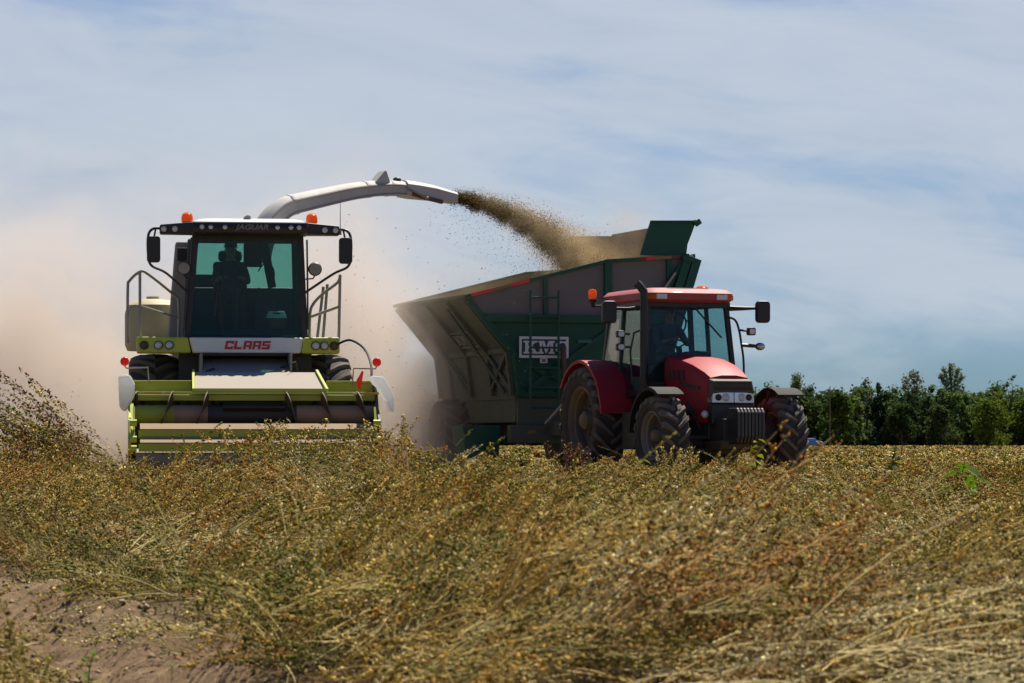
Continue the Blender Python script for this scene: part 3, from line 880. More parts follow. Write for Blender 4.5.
fl = B().loft([spout_ring(E - dE * 0.10, dE, 0.34, 0.27), spout_ring(E + dE * 0.1, dE, 0.34, 0.28), spout_ring(F_, (dE + dG).normalized(), 0.30, 0.25), spout_ring(G, dG, 0.28, 0.19)])
fl.build('spout_flap', M['white_dusty'], spout, smooth=True)
sd = dE.cross(Vector((0, 0, 1))).normalized()
fn = HV_INV @ at(380, 180, 51.3)
dd = (pts[-3] - pts[-8]).normalized()
fin = B().hexa([fn - dd * 0.16 - sd * 0.1 + Vector((0, 0, -.06)), fn + dd * 0.14 - sd * 0.1 + Vector((0, 0, -.06)), fn + dd * 0.14 + sd * 0.1 + Vector((0, 0, -.06)), fn - dd * 0.16 + sd * 0.1 + Vector((0, 0, -.06))],
               [fn + dd * 0.03 - sd * 0.1 + Vector((0, 0, .14)), fn + dd * 0.06 - sd * 0.1 + Vector((0, 0, .14)), fn + dd * 0.06 + sd * 0.1 + Vector((0, 0, .14)), fn + dd * 0.03 + sd * 0.1 + Vector((0, 0, .14))])
fin.build('spout_fin', M['white_dusty'], spout)
kn = HV_INV @ at(397, 180, 51.5)
B().ball(kn, 0.07, 0.06, 0.05).tube([kn + Vector((0, 0, -.05)), kn + dE * 0.25 + Vector((0, 0, -.03)), kn + dE * 0.5 + Vector((0, 0, -.06))], 0.02).build('flap_motor', M['black'], spout)
a_, b_ = HV_INV @ at(400, 188, 51.5) + sd * 0.19, HV_INV @ at(421, 199, 51.7) + sd * 0.19
B().bar(a_, b_, 0.03).ball(b_, 0.03).build('flap_lever', M['steel'], spout)
a_, b_ = HV_INV @ at(408, 194.5, 51.55) + sd * 0.1, HV_INV @ at(439, 202.5, 51.85) + sd * 0.1
B().bar(a_, b_, 0.06, 0.06).build('flap_lip', M['brownsteel'], spout)
an = HV_INV @ at(340.3, 231, 48.0)
B().tube([an, an + Vector((0.0, 0.0, 0.56))], [0.007, 0.004], 5).lathe([(-.06, 0.018), (0.02, 0.018)], 8, 'z', an).build('radio_antenna', M['grey'], hv)

hp = person('person', hv.matrix_basis @ Vector((-0.20, 0.86, 2.16)), HV_A, seated(0.02, 0.02), {'shirt': M['shirt'], 'skin': M['skin'], 'trouser': M['trouser']},
            'person in a navy shirt and dark cap behind the windscreen of the white harvester')
co = empty('cooler_box', hv.matrix_basis @ Vector((0.46, 0.16, 2.205)), HV_A, 'small red cooler box with a white lid on the cab floor behind the windscreen', 'cooler')
B().hexa([(-0.13, -0.09, 0), (0.13, -0.09, 0), (0.13, 0.09, 0), (-0.13, 0.09, 0)], [(-0.145, -0.1, 0.17), (0.145, -0.1, 0.17), (0.145, 0.1, 0.17), (-0.145, 0.1, 0.17)]).build('cooler_body', M['cooler_red'], co, bevel=0.015)
lid = B().hexa([(-0.155, -0.11, 0.172), (0.155, -0.11, 0.172), (0.155, 0.11, 0.172), (-0.155, 0.11, 0.172)], [(-0.12, -0.08, 0.28), (0.12, -0.08, 0.28), (0.12, 0.08, 0.28), (-0.12, 0.08, 0.28)]).build('cooler_lid', M['cooler_white'], co, bevel=0.015)
B().box(-0.05, 0.05, -0.104, -0.09, 0.235, 0.255).build('cooler_handle', M['black'], co)

# ================================================================== TRACTOR
TR_A = R(21)
tr = empty('farm_tractor', (3.17, 48.5, 0), TR_A, 'red farm tractor with black exhaust stack and front weights pulling the green cart', 'tractor')
TRM = Matrix.Translation((3.17, 48.5, 0)) @ Matrix.Rotation(TR_A, 4, 'Z')


def tl(px, py, y):
    """point on the tractor at local depth y that the photo shows at a pixel (solved along the ray)"""
    n = TRM.to_3x3() @ Vector((0, 1, 0))
    p0 = TRM @ Vector((0, y, 0))
    d = at(px, py, 1.0) - Vector((0, 0, CAM_Z))
    o = Vector((0, 0, CAM_Z))
    t = (p0 - o).dot(n) / d.dot(n)
    return TRM.inverted() @ (o + d * t)


FW, RW = 0.98, 1.0
wheel(tr, (-FW, 0, 0.61), 0.61, 0.42, 0.36, 17, -1, 0.05, 'rim_grey', R(2))
wheel(tr, (FW, 0, 0.61), 0.61, 0.42, 0.36, 17, 1, 0.05, 'rim_grey', R(2))
wheel(tr, (-RW, 2.65, 0.86), 0.86, 0.52, 0.52, 21, -1, 0.055)
wheel(tr, (RW, 2.65, 0.86), 0.86, 0.52, 0.52, 21, 1, 0.055)


def hood_ring(y, wb, wt, zt, zb, crown):
    return [(-wb / 2, y, zb), (-wb / 2, y, zb + (zt - zb) * 0.55), (-wt / 2 - 0.02, y, zt - 0.085), (-wt / 2 + 0.025, y, zt - 0.015), (-wt * 0.18, y, zt + crown),
            (wt * 0.18, y, zt + crown), (wt / 2 - 0.025, y, zt - 0.015), (wt / 2 + 0.02, y, zt - 0.085), (wb / 2, y, zb + (zt - zb) * 0.55), (wb / 2, y, zb)]


hb = B().loft([hood_ring(1.15, 0.86, 0.82, 1.84, 0.98, 0.03), hood_ring(0.7, 0.84, 0.80, 1.80, 0.95, 0.035), hood_ring(0.25, 0.80, 0.76, 1.70, 0.86, 0.035),
               hood_ring(-0.10, 0.76, 0.70, 1.585, 0.80, 0.03), hood_ring(-0.28, 0.72, 0.66, 1.50, 0.80, 0.02)])
hood = hb.build('hood', M['red'], tr, smooth=True)
nb = B().loft([[(-0.34, -0.275, 1.47), (0.34, -0.275, 1.47), (0.36, -0.275, 1.0), (-0.36, -0.275, 1.0)], [(-0.33, -0.40, 1.44), (0.33, -0.40, 1.44), (0.345, -0.44, 1.27), (-0.345, -0.44, 1.27)][:2] + [(0.345, -0.46, 1.27), (-0.345, -0.46, 1.27)]])
nb.build('nose_grille', M['bronze'], tr, bevel=0.02)
B().hexa([(-0.36, -0.46, 0.78), (0.36, -0.46, 0.78), (0.36, -0.27, 0.78), (-0.36, -0.27, 0.78)], [(-0.35, -0.45, 1.09), (0.35, -0.45, 1.09), (0.35, -0.27, 1.09), (-0.35, -0.27, 1.09)]).build('lower_grille', M['black'], tr, bevel=0.02)
gs = B()
for k in range(5):
    gs.box(-0.31, 0.31, -0.465 + 0.008 * k, -0.44, 1.30 + 0.028 * k, 1.312 + 0.028 * k)
gs.build('grille_slats', M['black'], tr)
for s in (-1, 1):
    hl = B().hexa([(s * 0.005, -0.47, 1.10), (s * 0.345, -0.44, 1.10), (s * 0.36, -0.28, 1.10), (s * 0.005, -0.28, 1.10)], [(s * 0.005, -0.465, 1.265), (s * 0.335, -0.44, 1.265), (s * 0.345, -0.28, 1.265), (s * 0.005, -0.28, 1.265)])
    ho = hl.build('headlight', M['chrome'], tr, bevel=0.01)
    for x, rr in ((0.13, 0.062), (0.25, 0.05)):
        B().lathe([(-0.012, 0.02), (-0.02, rr * 0.7), (-0.01, rr), (0.0, rr)], 16, 'y', (s * x, -0.462 + 0.06 * x, 1.185)).build('lamp_lens', M['lens'] if rr > 0.055 else M['black'], ho, smooth=True)
# side decals / vent on the hood
for s in (-1, 1):
    vb = B()
    for k in range(4):
        vb.hexa([(s * 0.405, 0.42 + 0.16 * k, 1.46), (s * 0.432, 0.42 + 0.16 * k, 1.46), (s * 0.432, 0.50 + 0.16 * k, 1.46), (s * 0.405, 0.50 + 0.16 * k, 1.46)],
                [(s * 0.405, 0.46 + 0.16 * k, 1.62), (s * 0.428, 0.46 + 0.16 * k, 1.62), (s * 0.428, 0.54 + 0.16 * k, 1.62), (s * 0.405, 0.54 + 0.16 * k, 1.62)])
    vb.build('hood_vent', M['black_dusty'], hood)
    sb = B().hexa([(s * 0.385, -0.05, 1.30), (s * 0.402, -0.05, 1.30), (s * 0.424, 0.95, 1.42), (s * 0.405, 0.95, 1.42)], [(s * 0.385, -0.05, 1.35), (s * 0.40, -0.05, 1.35), (s * 0.424, 0.95, 1.5), (s * 0.405, 0.95, 1.5)])
    sb.build('hood_stripe', M['black_dusty'], hood)
# engine and running gear
eg = B().box(-0.33, 0.33, -0.26, 1.4, 0.55, 1.02).box(-0.25, 0.25, 1.2, 3.1, 0.5, 1.15).box(-0.30, 0.30, -0.75, -0.2, 0.52, 0.86)
eg.tube([(-0.3, 0.5, 0.8), (-0.45, 0.45, 0.9), (-0.42, 0.2, 1.0)], 0.05).tube([(-0.34, 0.0, 0.7), (-0.42, 0.1, 0.95), (-0.40, 0.35, 1.1)], 0.03)
eg.ball((-0.38, 0.8, 0.75), 0.12, 0.2, 0.14).build('engine_block', M['black_dusty'], tr, bevel=0.02)
ax = B().tube([(-FW + 0.1, 0, 0.58), (-0.35, 0, 0.50), (0.35, 0, 0.50), (FW - 0.1, 0, 0.58)], [0.11, 0.09, 0.09, 0.11], 10).ball((0, 0, 0.5), 0.19, 0.2, 0.18).tube([(-0.7, -0.22, 0.58), (0.7, -0.22, 0.58)], 0.03)
for s in (-1, 1):
    ax.lathe([(-0.09, 0.17), (0.09, 0.19)], 14, 'x', (s * (FW - 0.22), 0, 0.6))
ax.build('front_axle', M['black_dusty'], tr, smooth=True)
B().tube([(-RW, 2.65, 0.86), (RW, 2.65, 0.86)], 0.14, 12).build('rear_axle', M['black_dusty'], tr)
wt = B()
for k in range(8):
    x = -0.20 + 0.057 * k
    prf = [(-1.02, 0.50), (-1.08, 0.60), (-1.08, 0.95), (-1.02, 1.02), (-0.74, 1.02), (-0.70, 0.93), (-0.68, 0.58), (-0.74, 0.48)]
    pb = B().prism(prf, 'x', x - 0.023, x + 0.023)
    pb.build('front_weight', M['weight'], tr, bevel=0.012)
B().box(-0.29, 0.29, -0.68, -0.4, 0.55, 0.8).box(-0.22, 0.22, -0.85, -0.65, 0.80, 0.90).build('weight_bracket', M['black_dusty'], tr, bevel=0.01)
fg = B().ball((-0.42, -0.33, 0.93), 0.06, 0.05, 0.06)
fg.build('fog_lamp', M['lens'], tr, smooth=True)
B().hexa([(-0.34, -0.72, 0.40), (0.34, -0.72, 0.40), (0.30, -0.1, 0.34), (-0.30, -0.1, 0.34)], [(-0.36, -0.78, 0.54), (0.36, -0.78, 0.54), (0.34, -0.1, 0.52), (-0.34, -0.1, 0.52)]).build('belly_guard', M['bronze'], tr, bevel=0.02)


def fender(x0, x1, cy, cz, rad, a0, a1, mat, th=0.03, n=16, lip=0.0, flare=0.0):
    b = B()
    rings = []
    for k in range(n + 1):
        t = k / n
        a = R(a0 + (a1 - a0) * t)
        c, s = math.cos(a), math.sin(a)
        r1 = rad + flare * (abs(t - 0.5) * 2) ** 2
        ring = [(x0, cy - (r1 - lip) * c, cz + (r1 - lip) * s), (x0, cy - r1 * c, cz + r1 * s), (x1, cy - r1 * c, cz + r1 * s),
                (x1, cy - (r1 - th) * c, cz + (r1 - th) * s), (x0 + (0.03 if x1 > x0 else -0.03), cy - (r1 - th) * c, cz + (r1 - th) * s)]
        rings.append(ring)
    return b.loft(rings)


for s in (-1, 1):
    fender(s * 1.27, s * 0.66, 2.62, 0.86, 0.95, 6, 146, 'red', 0.03, 18, 0.05).build('rear_fender', M['red'], tr, smooth=True)
    f2 = fender(s * 1.21, s * 0.78, 0.02, 0.61, 0.735, 58, 176, 'black', 0.025, 12, 0.05)
    f2.build('front_fender', M['fender'], tr, smooth=True)
    B().bar((s * 0.76, 0.1, 0.8), (s * 0.8, 0.0, 1.30), 0.04).build('fender_bracket', M['black'], tr)
# steps and fuel tank below the door
B().box(-0.98, -0.62, 0.95, 1.55, 0.42, 0.98).box(-1.02, -0.66, 1.0, 1.5, 0.40, 0.43).build('door_steps', M['black_dusty'], tr, bevel=0.02)
B().box(0.62, 0.98, 0.95, 1.75, 0.45, 1.0).build('fuel_tank', M['black_dusty'], tr, bevel=0.04)

# cab
cw = B()
Pb = {-1: -0.77, 1: 0.77}
for s in (-1, 1):
    cw.bar((s * 0.77, 1.15, 1.3), (s * 0.66, 1.28, 2.70), 0.075, 0.09)
    cw.bar((s * 0.80, 2.10, 1.2), (s * 0.70, 2.10, 2.70), 0.06, 0.07)
    cw.bar((s * 0.76, 2.75, 1.75), (s * 0.68, 2.68, 2.70), 0.08, 0.08)
    cw.bar((s * 0.77, 1.12, 1.32), (s * 0.80, 2.1, 1.2), 0.07, 0.1)
    cw.bar((s * 0.80, 2.1, 1.2), (s * 0.78, 2.78, 1.78), 0.06, 0.1)
    cw.bar((s * 0.70, 1.25, 2.66), (s * 0.70, 2.75, 2.66), 0.07, 0.07)
cw.box(-0.70, 0.70, 1.22, 1.32, 2.60, 2.72).box(-0.70, 0.70, 2.64, 2.74, 2.62, 2.72).box(-0.76, 0.76, 2.68, 2.80, 1.55, 1.85)
cw.box(-0.78, -0.43, 1.10, 1.18, 1.25, 1.45).box(0.43, 0.78, 1.10, 1.18, 1.25, 1.45)
cw.build('cab_frame', M['black'], tr, bevel=0.015)
B().box(-0.74, 0.74, 1.18, 2.7, 1.05, 1.25).build('cab_floor', M['black'], tr)
B().hexa([(-0.75, 1.135, 1.38), (0.75, 1.135, 1.38), (0.75, 1.142, 1.38), (-0.75, 1.142, 1.38)], [(-0.63, 1.262, 2.64), (0.63, 1.262, 2.64), (0.63, 1.269, 2.64), (-0.63, 1.269, 2.64)]).build('windshield', M['glass_t'], tr)
B().hexa([(-0.74, 2.74, 1.85), (0.74, 2.74, 1.85), (0.74, 2.747, 1.85), (-0.74, 2.747, 1.85)], [(-0.66, 2.69, 2.63), (0.66, 2.69, 2.63), (0.66, 2.697, 2.63), (-0.66, 2.697, 2.63)]).build('rear_window', M['glass_t'], tr)
for s in (-1, 1):
    B().hexa([(s * 0.785, 1.2, 1.36), (s * 0.792, 1.2, 1.36), (s * 0.806, 2.07, 1.26), (s * 0.799, 2.07, 1.26)], [(s * 0.69, 1.32, 2.64), (s * 0.697, 1.32, 2.64), (s * 0.703, 2.07, 2.64), (s * 0.696, 2.07, 2.64)]).build('door_window', M['glass_t'], tr)
    B().hexa([(s * 0.799, 2.14, 1.30), (s * 0.806, 2.14, 1.30), (s * 0.79, 2.7, 1.82), (s * 0.783, 2.7, 1.82)], [(s * 0.696, 2.14, 2.64), (s * 0.703, 2.14, 2.64), (s * 0.697, 2.64, 2.64), (s * 0.69, 2.64, 2.64)]).build('side_window', M['glass_t'], tr)
rb = B()
rings = []
for z, w, d, y in ((2.68, 1.44, 1.74, 2.02), (2.72, 1.52, 1.86, 2.02), (2.82, 1.54, 1.88, 2.02), (2.885, 1.42, 1.74, 2.03), (2.91, 1.1, 1.4, 2.05)):
    rings.append([(p[0], y + p[1], z) for p in rrect(w, d, 0.2, 5)])
rb.loft(rings)
troof = rb.build('roof', M['red_roof'], tr, smooth=True)
B().hexa([(-0.36, 1.20, 2.888), (0.36, 1.20, 2.888), (0.42, 2.5, 2.912), (-0.42, 2.5, 2.912)], [(-0.34, 1.22, 2.905), (0.34, 1.22, 2.905), (0.40, 2.48, 2.93), (-0.40, 2.48, 2.93)]).build('roof_hatch', M['sheet'], troof, bevel=0.01)
for s in (-1, 1):
    B().box(min(s * 0.42, s * 0.60), max(s * 0.42, s * 0.60), 1.065, 1.10, 2.72, 2.80).build('roof_lamp', M['lens'], troof, bevel=0.01)
    B().hexa([(s * 0.60, 1.065, 2.72), (s * 0.74, 1.15, 2.72), (s * 0.765, 1.35, 2.72), (s * 0.60, 1.3, 2.72)], [(s * 0.60, 1.065, 2.80), (s * 0.74, 1.15, 2.80), (s * 0.765, 1.35, 2.80), (s * 0.60, 1.3, 2.80)]).build('turn_lamp', M['orange'], troof, bevel=0.01)
# exhaust stack
xp = tl(644, 350, 1.02)
ex = B().tube(poly_curve([(xp.x + 0.12, xp.y - 0.02, 1.20), (xp.x + 0.01, xp.y, 1.42), (xp.x, xp.y, 1.7), (xp.x, xp.y, 2.72), (xp.x - 0.02, xp.y + 0.02, 2.86), (xp.x - 0.10, xp.y + 0.05, 2.96)], 5), 0.062, 14)
ex.build('exhaust_stack', M['black'], tr, smooth=True)
# mirrors, beacons, lamps
for s, c in ((-1, tl(609, 312, 1.35)), (1, tl(762.5, 312, 1.2))):
    mb = B().prism(rrect(0.235, 0.345, 0.06, 4, c.x, c.z), 'y', c.y - 0.06, c.y + 0.05)
    mo = mb.build('mirror', M['black'], tr, bevel=0.03)
    B().tube([(s * 0.68, 1.25, 2.60), (s * 0.95, c.y, c.z + 0.05), (c.x, c.y, c.z + 0.06)], [0.045, 0.03, 0.018], 8).build('mirror_arm', M['black'], mo, smooth=True)
B().bar(tl(553 + 47, 297, 2.7), (-0.7, 2.6, 2.74), 0.02).build('beacon_bracket', M['black'], tr)
bp = tl(592.5, 295, 2.75)
bo = B().lathe([(-0.07, 0.062), (0.05, 0.066), (0.085, 0.05), (0.095, 0.01)], 16, 'z', bp).build('beacon', M['orange'], tr, smooth=True)
B().lathe([(-0.20, 0.025), (-0.12, 0.035), (-0.11, 0.066), (-0.07, 0.066)], 14, 'z', bp).tube([(bp.x, bp.y, bp.z - 0.18), (-0.76, 2.65, 2.68)], 0.015).build('beacon_base', M['black'], bo)
bp = tl(702, 290, 1.9)
bp.z = 2.93
B().lathe([(-0.03, 0.10), (0.02, 0.10), (0.045, 0.06), (0.05, 0.01)], 16, 'z', bp).build('beacon', M['orange'], tr, smooth=True)
stk = [tl(*p, 1.05) for p in ((726, 316.5), (735, 320), (739, 330), (741.5, 345), (743.5, 360), (744, 382))]
lo = B().tube(poly_curve(stk, 4), 0.018, 7).build('lamp_stalk', M['black'], tr, smooth=True)
c = tl(751.5, 331.5, 1.0)
B().prism(rrect(0.13, 0.12, 0.025, 3, c.x, c.z), 'y', c.y - 0.03, c.y + 0.06).tube([c, stk[2]], 0.02, 6).build('lamp_body', M['black'], lo, bevel=0.01)
B().prism(rrect(0.09, 0.08, 0.02, 3, c.x, c.z), 'y', c.y - 0.036, c.y - 0.031).build('lamp_glass', M['lens'], lo)
c = tl(760, 346.5, 1.0)
B().ball(c, 0.085, 0.05, 0.06).tube([c, stk[3] * 0.4 + c * 0.6, stk[3]], [0.02, 0.03, 0.03], 7).build('lamp_body', M['black'], lo, smooth=True)
B().ball(c + Vector((0, -0.025, 0)), 0.066, 0.035, 0.044).build('lamp_glass', M['chrome'], lo, smooth=True)
lo = B().tube([(-0.78, 1.2, 2.25), (-0.9, 1.25, 2.2), (-0.95, 1.28, 1.9), (-0.92, 1.25, 1.4)], 0.016, 7).build('lamp_stalk', M['black'], tr)
for py, m in ((334, 'lens'), (347, 'lens')):
    c = tl(620.5, py, 1.3)
    B().prism(rrect(0.13, 0.11, 0.025, 3, c.x, c.z), 'y', c.y - 0.03, c.y + 0.05).tube([c, (-0.95, 1.28, c.z)], 0.02, 6).build('lamp_body', M['black'], lo, bevel=0.01)
    B().prism(rrect(0.10, 0.08, 0.03, 3, c.x, c.z), 'y', c.y - 0.037, c.y - 0.031).build('lamp_glass', M[m], lo)
# wiper, interior
B().bar((0.1, 1.235, 2.62), (0.56, 1.2, 2.14), 0.03, 0.02).build('wiper', M['black'], tr)
B().box(-0.28, 0.28, 1.85, 2.35, 1.25, 1.72).box(-0.27, 0.27, 2.28, 2.42, 1.70, 2.30).box(0.34, 0.6, 1.7, 2.3, 1.25, 1.95).build('driver_seat', M['seat'], tr, bevel=0.05)
sw = B()
c0 = Vector((0.0, 1.58, 2.0))
rot = Matrix.Rotation(R(40), 3, 'X')
sw.tube([c0 + rot @ Vector(p) for p in ringp], 0.015, 7, cap=False)
for k in range(3):
    a = 2 * PI * k / 3 + 0.5
    sw.tube([c0, c0 + rot @ Vector((0.19 * math.cos(a), 0.19 * math.sin(a), 0))], 0.012, 6)
sw.tube([c0, (0, 1.38, 1.3)], 0.05, 8)
sw.build('steering_wheel', M['black'], tr, smooth=True)
B().hexa([(-0.35, 1.2, 1.3), (0.35, 1.2, 1.3), (0.3, 1.5, 1.3), (-0.3, 1.5, 1.3)], [(-0.3, 1.25, 1.88), (0.3, 1.25, 1.88), (0.2, 1.42, 1.92), (-0.2, 1.42, 1.92)]).build('dashboard', M['black'], tr, bevel=0.03)
cb = B().tube(poly_curve([tl(678, 313, 1.6), tl(685, 318, 1.6), tl(685, 328, 1.6), tl(678, 338, 1.6)], 4), 0.014, 6).tube(poly_curve([tl(686, 320, 1.6), tl(690, 326, 1.6), tl(689, 345, 1.6)], 4), 0.012, 6)
cb.build('cab_cable', M['black'], tr)
B().box(-0.74, -0.60, 2.15, 2.6, 1.3, 1.85).build('cab_side_panel', M['hivis'], tr, bevel=0.03)
B().box(-0.15, 0.15, 3.1, 3.35, 0.45, 0.7).bar((-0.3, 3.0, 0.75), (-0.35, 3.5, 0.6), 0.06).bar((0.3, 3.0, 0.75), (0.35, 3.5, 0.6), 0.06).build('rear_hitch', M['black_dusty'], tr)
person('person', TRM @ Vector((-0.03, 2.05, 1.27)), TR_A, seated(0.14, 0.02), {'shirt': M['shirt_blue'], 'skin': M['skin'], 'trouser': M['trouser']},
       'person in a blue shirt leaning to the steering wheel inside the red tractor cab', cap=True)

# ================================================================== DUMP CART
DC_A = R(19)
dc = empty('dump_cart', (1.2, 54.0, 0), DC_A, 'dark green high dump cart with grey sheet front and ladder hitched behind the red tractor', 'dump cart')
LEN = 4.1
prof_w = [(-2.06, 2.94), (0.42, 3.56), (1.98, 3.68), (1.72, 2.85), (1.30, 1.30), (-1.20, 1.30), (-1.30, 2.06)]
up_poly = [(-2.05, 2.93), (0.42, 3.55), (1.97, 3.67), (1.66, 2.62), (-1.775, 2.62)]
lo_poly = [(-1.775, 2.62), (1.66, 2.62), (1.30, 1.30), (-1.20, 1.30), (-1.30, 2.06)]
B().prism(up_poly, 'y', 0.0, 0.03).build('front_sheet', M['sheet'], dc)
fw = B().prism(lo_poly, 'y', 0.0, 0.05)
fw.build('front_wall', M['green'], dc)
B().prism(prof_w, 'y', LEN - 0.04, LEN).build('rear_wall', M['inner'], dc)
rw = B()
rw.hexa([(-1.30, 0.05, 2.06), (-1.26, 0.05, 2.06), (-1.26, LEN - .04, 2.06), (-1.30, LEN - .04, 2.06)], [(-2.06, 0.05, 2.94), (-2.00, 0.05, 2.94), (-2.00, LEN - .04, 2.94), (-2.06, LEN - .04, 2.94)])
rw.hexa([(-1.20, 0.05, 1.30), (-1.15, 0.05, 1.30), (-1.15, LEN - .04, 1.30), (-1.20, LEN - .04, 1.30)], [(-1.298, 0.05, 2.058), (-1.26, 0.05, 2.058), (-1.26, LEN - .04, 2.058), (-1.298, LEN - .04, 2.058)])
rw.build('left_wall', M['green_dusty'], dc)
B().hexa([(1.26, 0.05, 1.30), (1.30, 0.05, 1.30), (1.30, LEN - .04, 1.30), (1.26, LEN - .04, 1.30)], [(1.94, 0.05, 3.68), (1.98, 0.05, 3.68), (1.98, LEN - .04, 3.68), (1.94, LEN - .04, 3.68)]).build('right_wall', M['inner'], dc)
B().box(-1.2, 1.3, 0.05, LEN - 0.04, 1.24, 1.30).build('hopper_floor', M['green_dusty'], dc)
# rims and posts
for y in (-0.02, LEN + 0.02):
    rim = B()
    rim.bar((-2.08, y, 2.95), (0.42, y, 3.58), 0.07, 0.06).bar((0.40, y, 3.578), (2.02, y, 3.70), 0.07, 0.06)
    rim.build('rim_bar', M['green'], dc)
B().bar((-2.08, 0.0, 2.95), (-2.08, LEN, 2.95), 0.05, 0.05).build('side_rim_bar', M['green_dusty'], dc)
ps = B()
ps.box(-0.72, -0.65, -0.06, 0.0, 2.62, 3.27).box(0.37, 0.50, -0.07, 0.0, 2.62, 3.55).box(1.50, 1.60, -0.06, 0.0, 2.64, 3.62)
ps.box(-1.76, 1.66, -0.09, 0.0, 2.53, 2.66)
ps.bar((-2.05, -0.04, 2.90), (-1.28, -0.04, 2.02), 0.05, 0.10)
ps.bar((-1.27, -0.04, 2.06), (-1.17, -0.04, 1.30), 0.05, 0.10)
ps.bar((-1.0, -0.03, 1.40), (0.6, -0.03, 2.5), 0.05, 0.09)
ps.bar((0.2, -0.03, 1.35), (-0.9, -0.03, 1.75), 0.05, 0.07)
ps.box(-1.2, 1.35, -0.06, 0.0, 1.28, 1.40)
ps.build('front_brace', M['green'], dc)
st = B().bar((1.05, -0.08, 2.4), (1.78, -0.08, 3.60), 0.05, 0.07).bar((1.36, -0.10, 2.2), (1.86, -0.10, 3.66), 0.10, 0.14).bar((1.50, -0.12, 2.0), (2.02, -0.12, 3.64), 0.09, 0.15)
st.ball((1.86, -0.12, 3.64), 0.11, 0.07, 0.09)
st.build('lift_arm', M['green'], dc)
B().bar((1.0, -0.14, 2.55), (1.62, -0.14, 3.40), 0.035, 0.035).build('lift_rod', M['rail'], dc)
# outside ribs of the left wall
rib = B()
v = Vector((-0.76, 0, 0.88)).normalized()
n_ = Vector((-0.757, 0, -0.654))
for k, y in enumerate((0.08, 1.1, 2.25, 3.3, LEN - 0.1)):
    a = Vector((-1.30, y, 2.06)) + n_ * 0.03
    b = Vector((-2.04, y, 2.92)) + n_ * 0.03
    rib.bar(a, b, 0.09, 0.07, up=(0, 1, 0))
    rib.bar((-1.33, y, 2.06), (-1.24, y, 1.3), 0.07, 0.08)
rib.bar((-1.32, 0, 2.05), (-1.32, LEN, 2.05), 0.06, 0.09)
for (ya, yb) in ((0.1, 1.1), (1.1, 0.15), (2.2, 3.3)):
    rib.bar((-1.26, ya, 1.4), (-1.33, yb, 2.0), 0.04, 0.06)
rib.bar((-1.26, 2.3, 1.35), (-1.95, 3.25, 2.78), 0.05, 0.05)
rib.bar((-1.26, 0.4, 1.35), (-1.95, 1.45, 2.78), 0.05, 0.05)
rib.build('wall_rib', M['green_dusty'], dc)
# tall deflector
ep = [(1.06, 3.70), (1.14, 3.95), (1.25, 4.27), (2.08, 4.29), (2.0, 4.08), (1.925, 3.90), (1.90, 3.70)]
for y0 in (0.06, LEN - 0.05):
    B().prism(ep, 'y', y0, y0 + 0.04).build('deflector_end', M['green'] if y0 < 1 else M['inner'], dc)
dw = B()
for (xa, za), (xb, zb) in zip(((1.88, 3.70), (1.90, 3.90), (1.98, 4.08)), ((1.90, 3.90), (1.98, 4.08), (2.07, 4.29))):
    dw.hexa([(xa, 0.11, za), (xa + 0.03, 0.11, za), (xa + 0.03, LEN - .06, za), (xa, LEN - .06, za)], [(xb, 0.11, zb), (xb + 0.03, 0.11, zb), (xb + 0.03, LEN - .06, zb), (xb, LEN - .06, zb)])
dw.build('deflector_wall', M['inner'], dc)
B().bar((1.24, 0.05, 4.275), (2.10, 0.05, 4.295), 0.05, 0.03).bar((2.09, 0.05, 4.30), (2.09, LEN, 4.30), 0.04, 0.04).bar((2.05, 0.02, 4.24), (2.14, 0.02, 4.30), 0.06, 0.09).build('deflector_rim', M['green'], dc)
# reflector tapes on the front rim
def rimp(x):
    return 2.95 + (x + 2.08) * 0.252 if x < 0.41 else 3.578 + (x - 0.41) * 0.0758
for x0, x1, m in ((-2.0, -1.62, 'redtape'), (-1.62, -1.30, 'ambertape'), (-1.30, -0.98, 'redtape'), (1.02, 1.12, 'redtape_dull'), (1.12, 1.30, 'redtape'), (1.30, 1.46, 'ambertape'), (1.46, 1.58, 'ambertape'), (1.58, 1.85, 'redtape_dull')):
    B().bar((x0, -0.058, rimp(x0) - 0.0), (x1, -0.058, rimp(x1)), 0.006, 0.055).build('reflector', M[m], dc)
# ladder
ld = B()
for x in (-1.02, -0.52):
    ld.tube([(x, -0.22, 1.06), (x, -0.22, 3.06)], 0.022, 8)
    ld.bar((x, -0.22, 2.6), (x, -0.05, 2.6), 0.025).bar((x, -0.22, 1.45), (x, -0.02, 1.36), 0.025)
for z in (1.10, 1.43, 1.76, 2.10, 2.62, 2.94):
    ld.tube([(-1.02, -0.22, z), (-0.52, -0.22, z)], 0.016 if z > 2 else 0.02, 8)
ld.build('ladder', M['green'], dc, smooth=True)
cy = B().lathe([(1.75, 0.05), (2.1, 0.05)], 12, 'z', (-0.42, -0.18, 0)).tube([(-0.42, -0.18, 1.3), (-0.42, -0.18, 1.76)], 0.02)
cy.build('grease_canister', M['brownsteel'], dc, smooth=True)
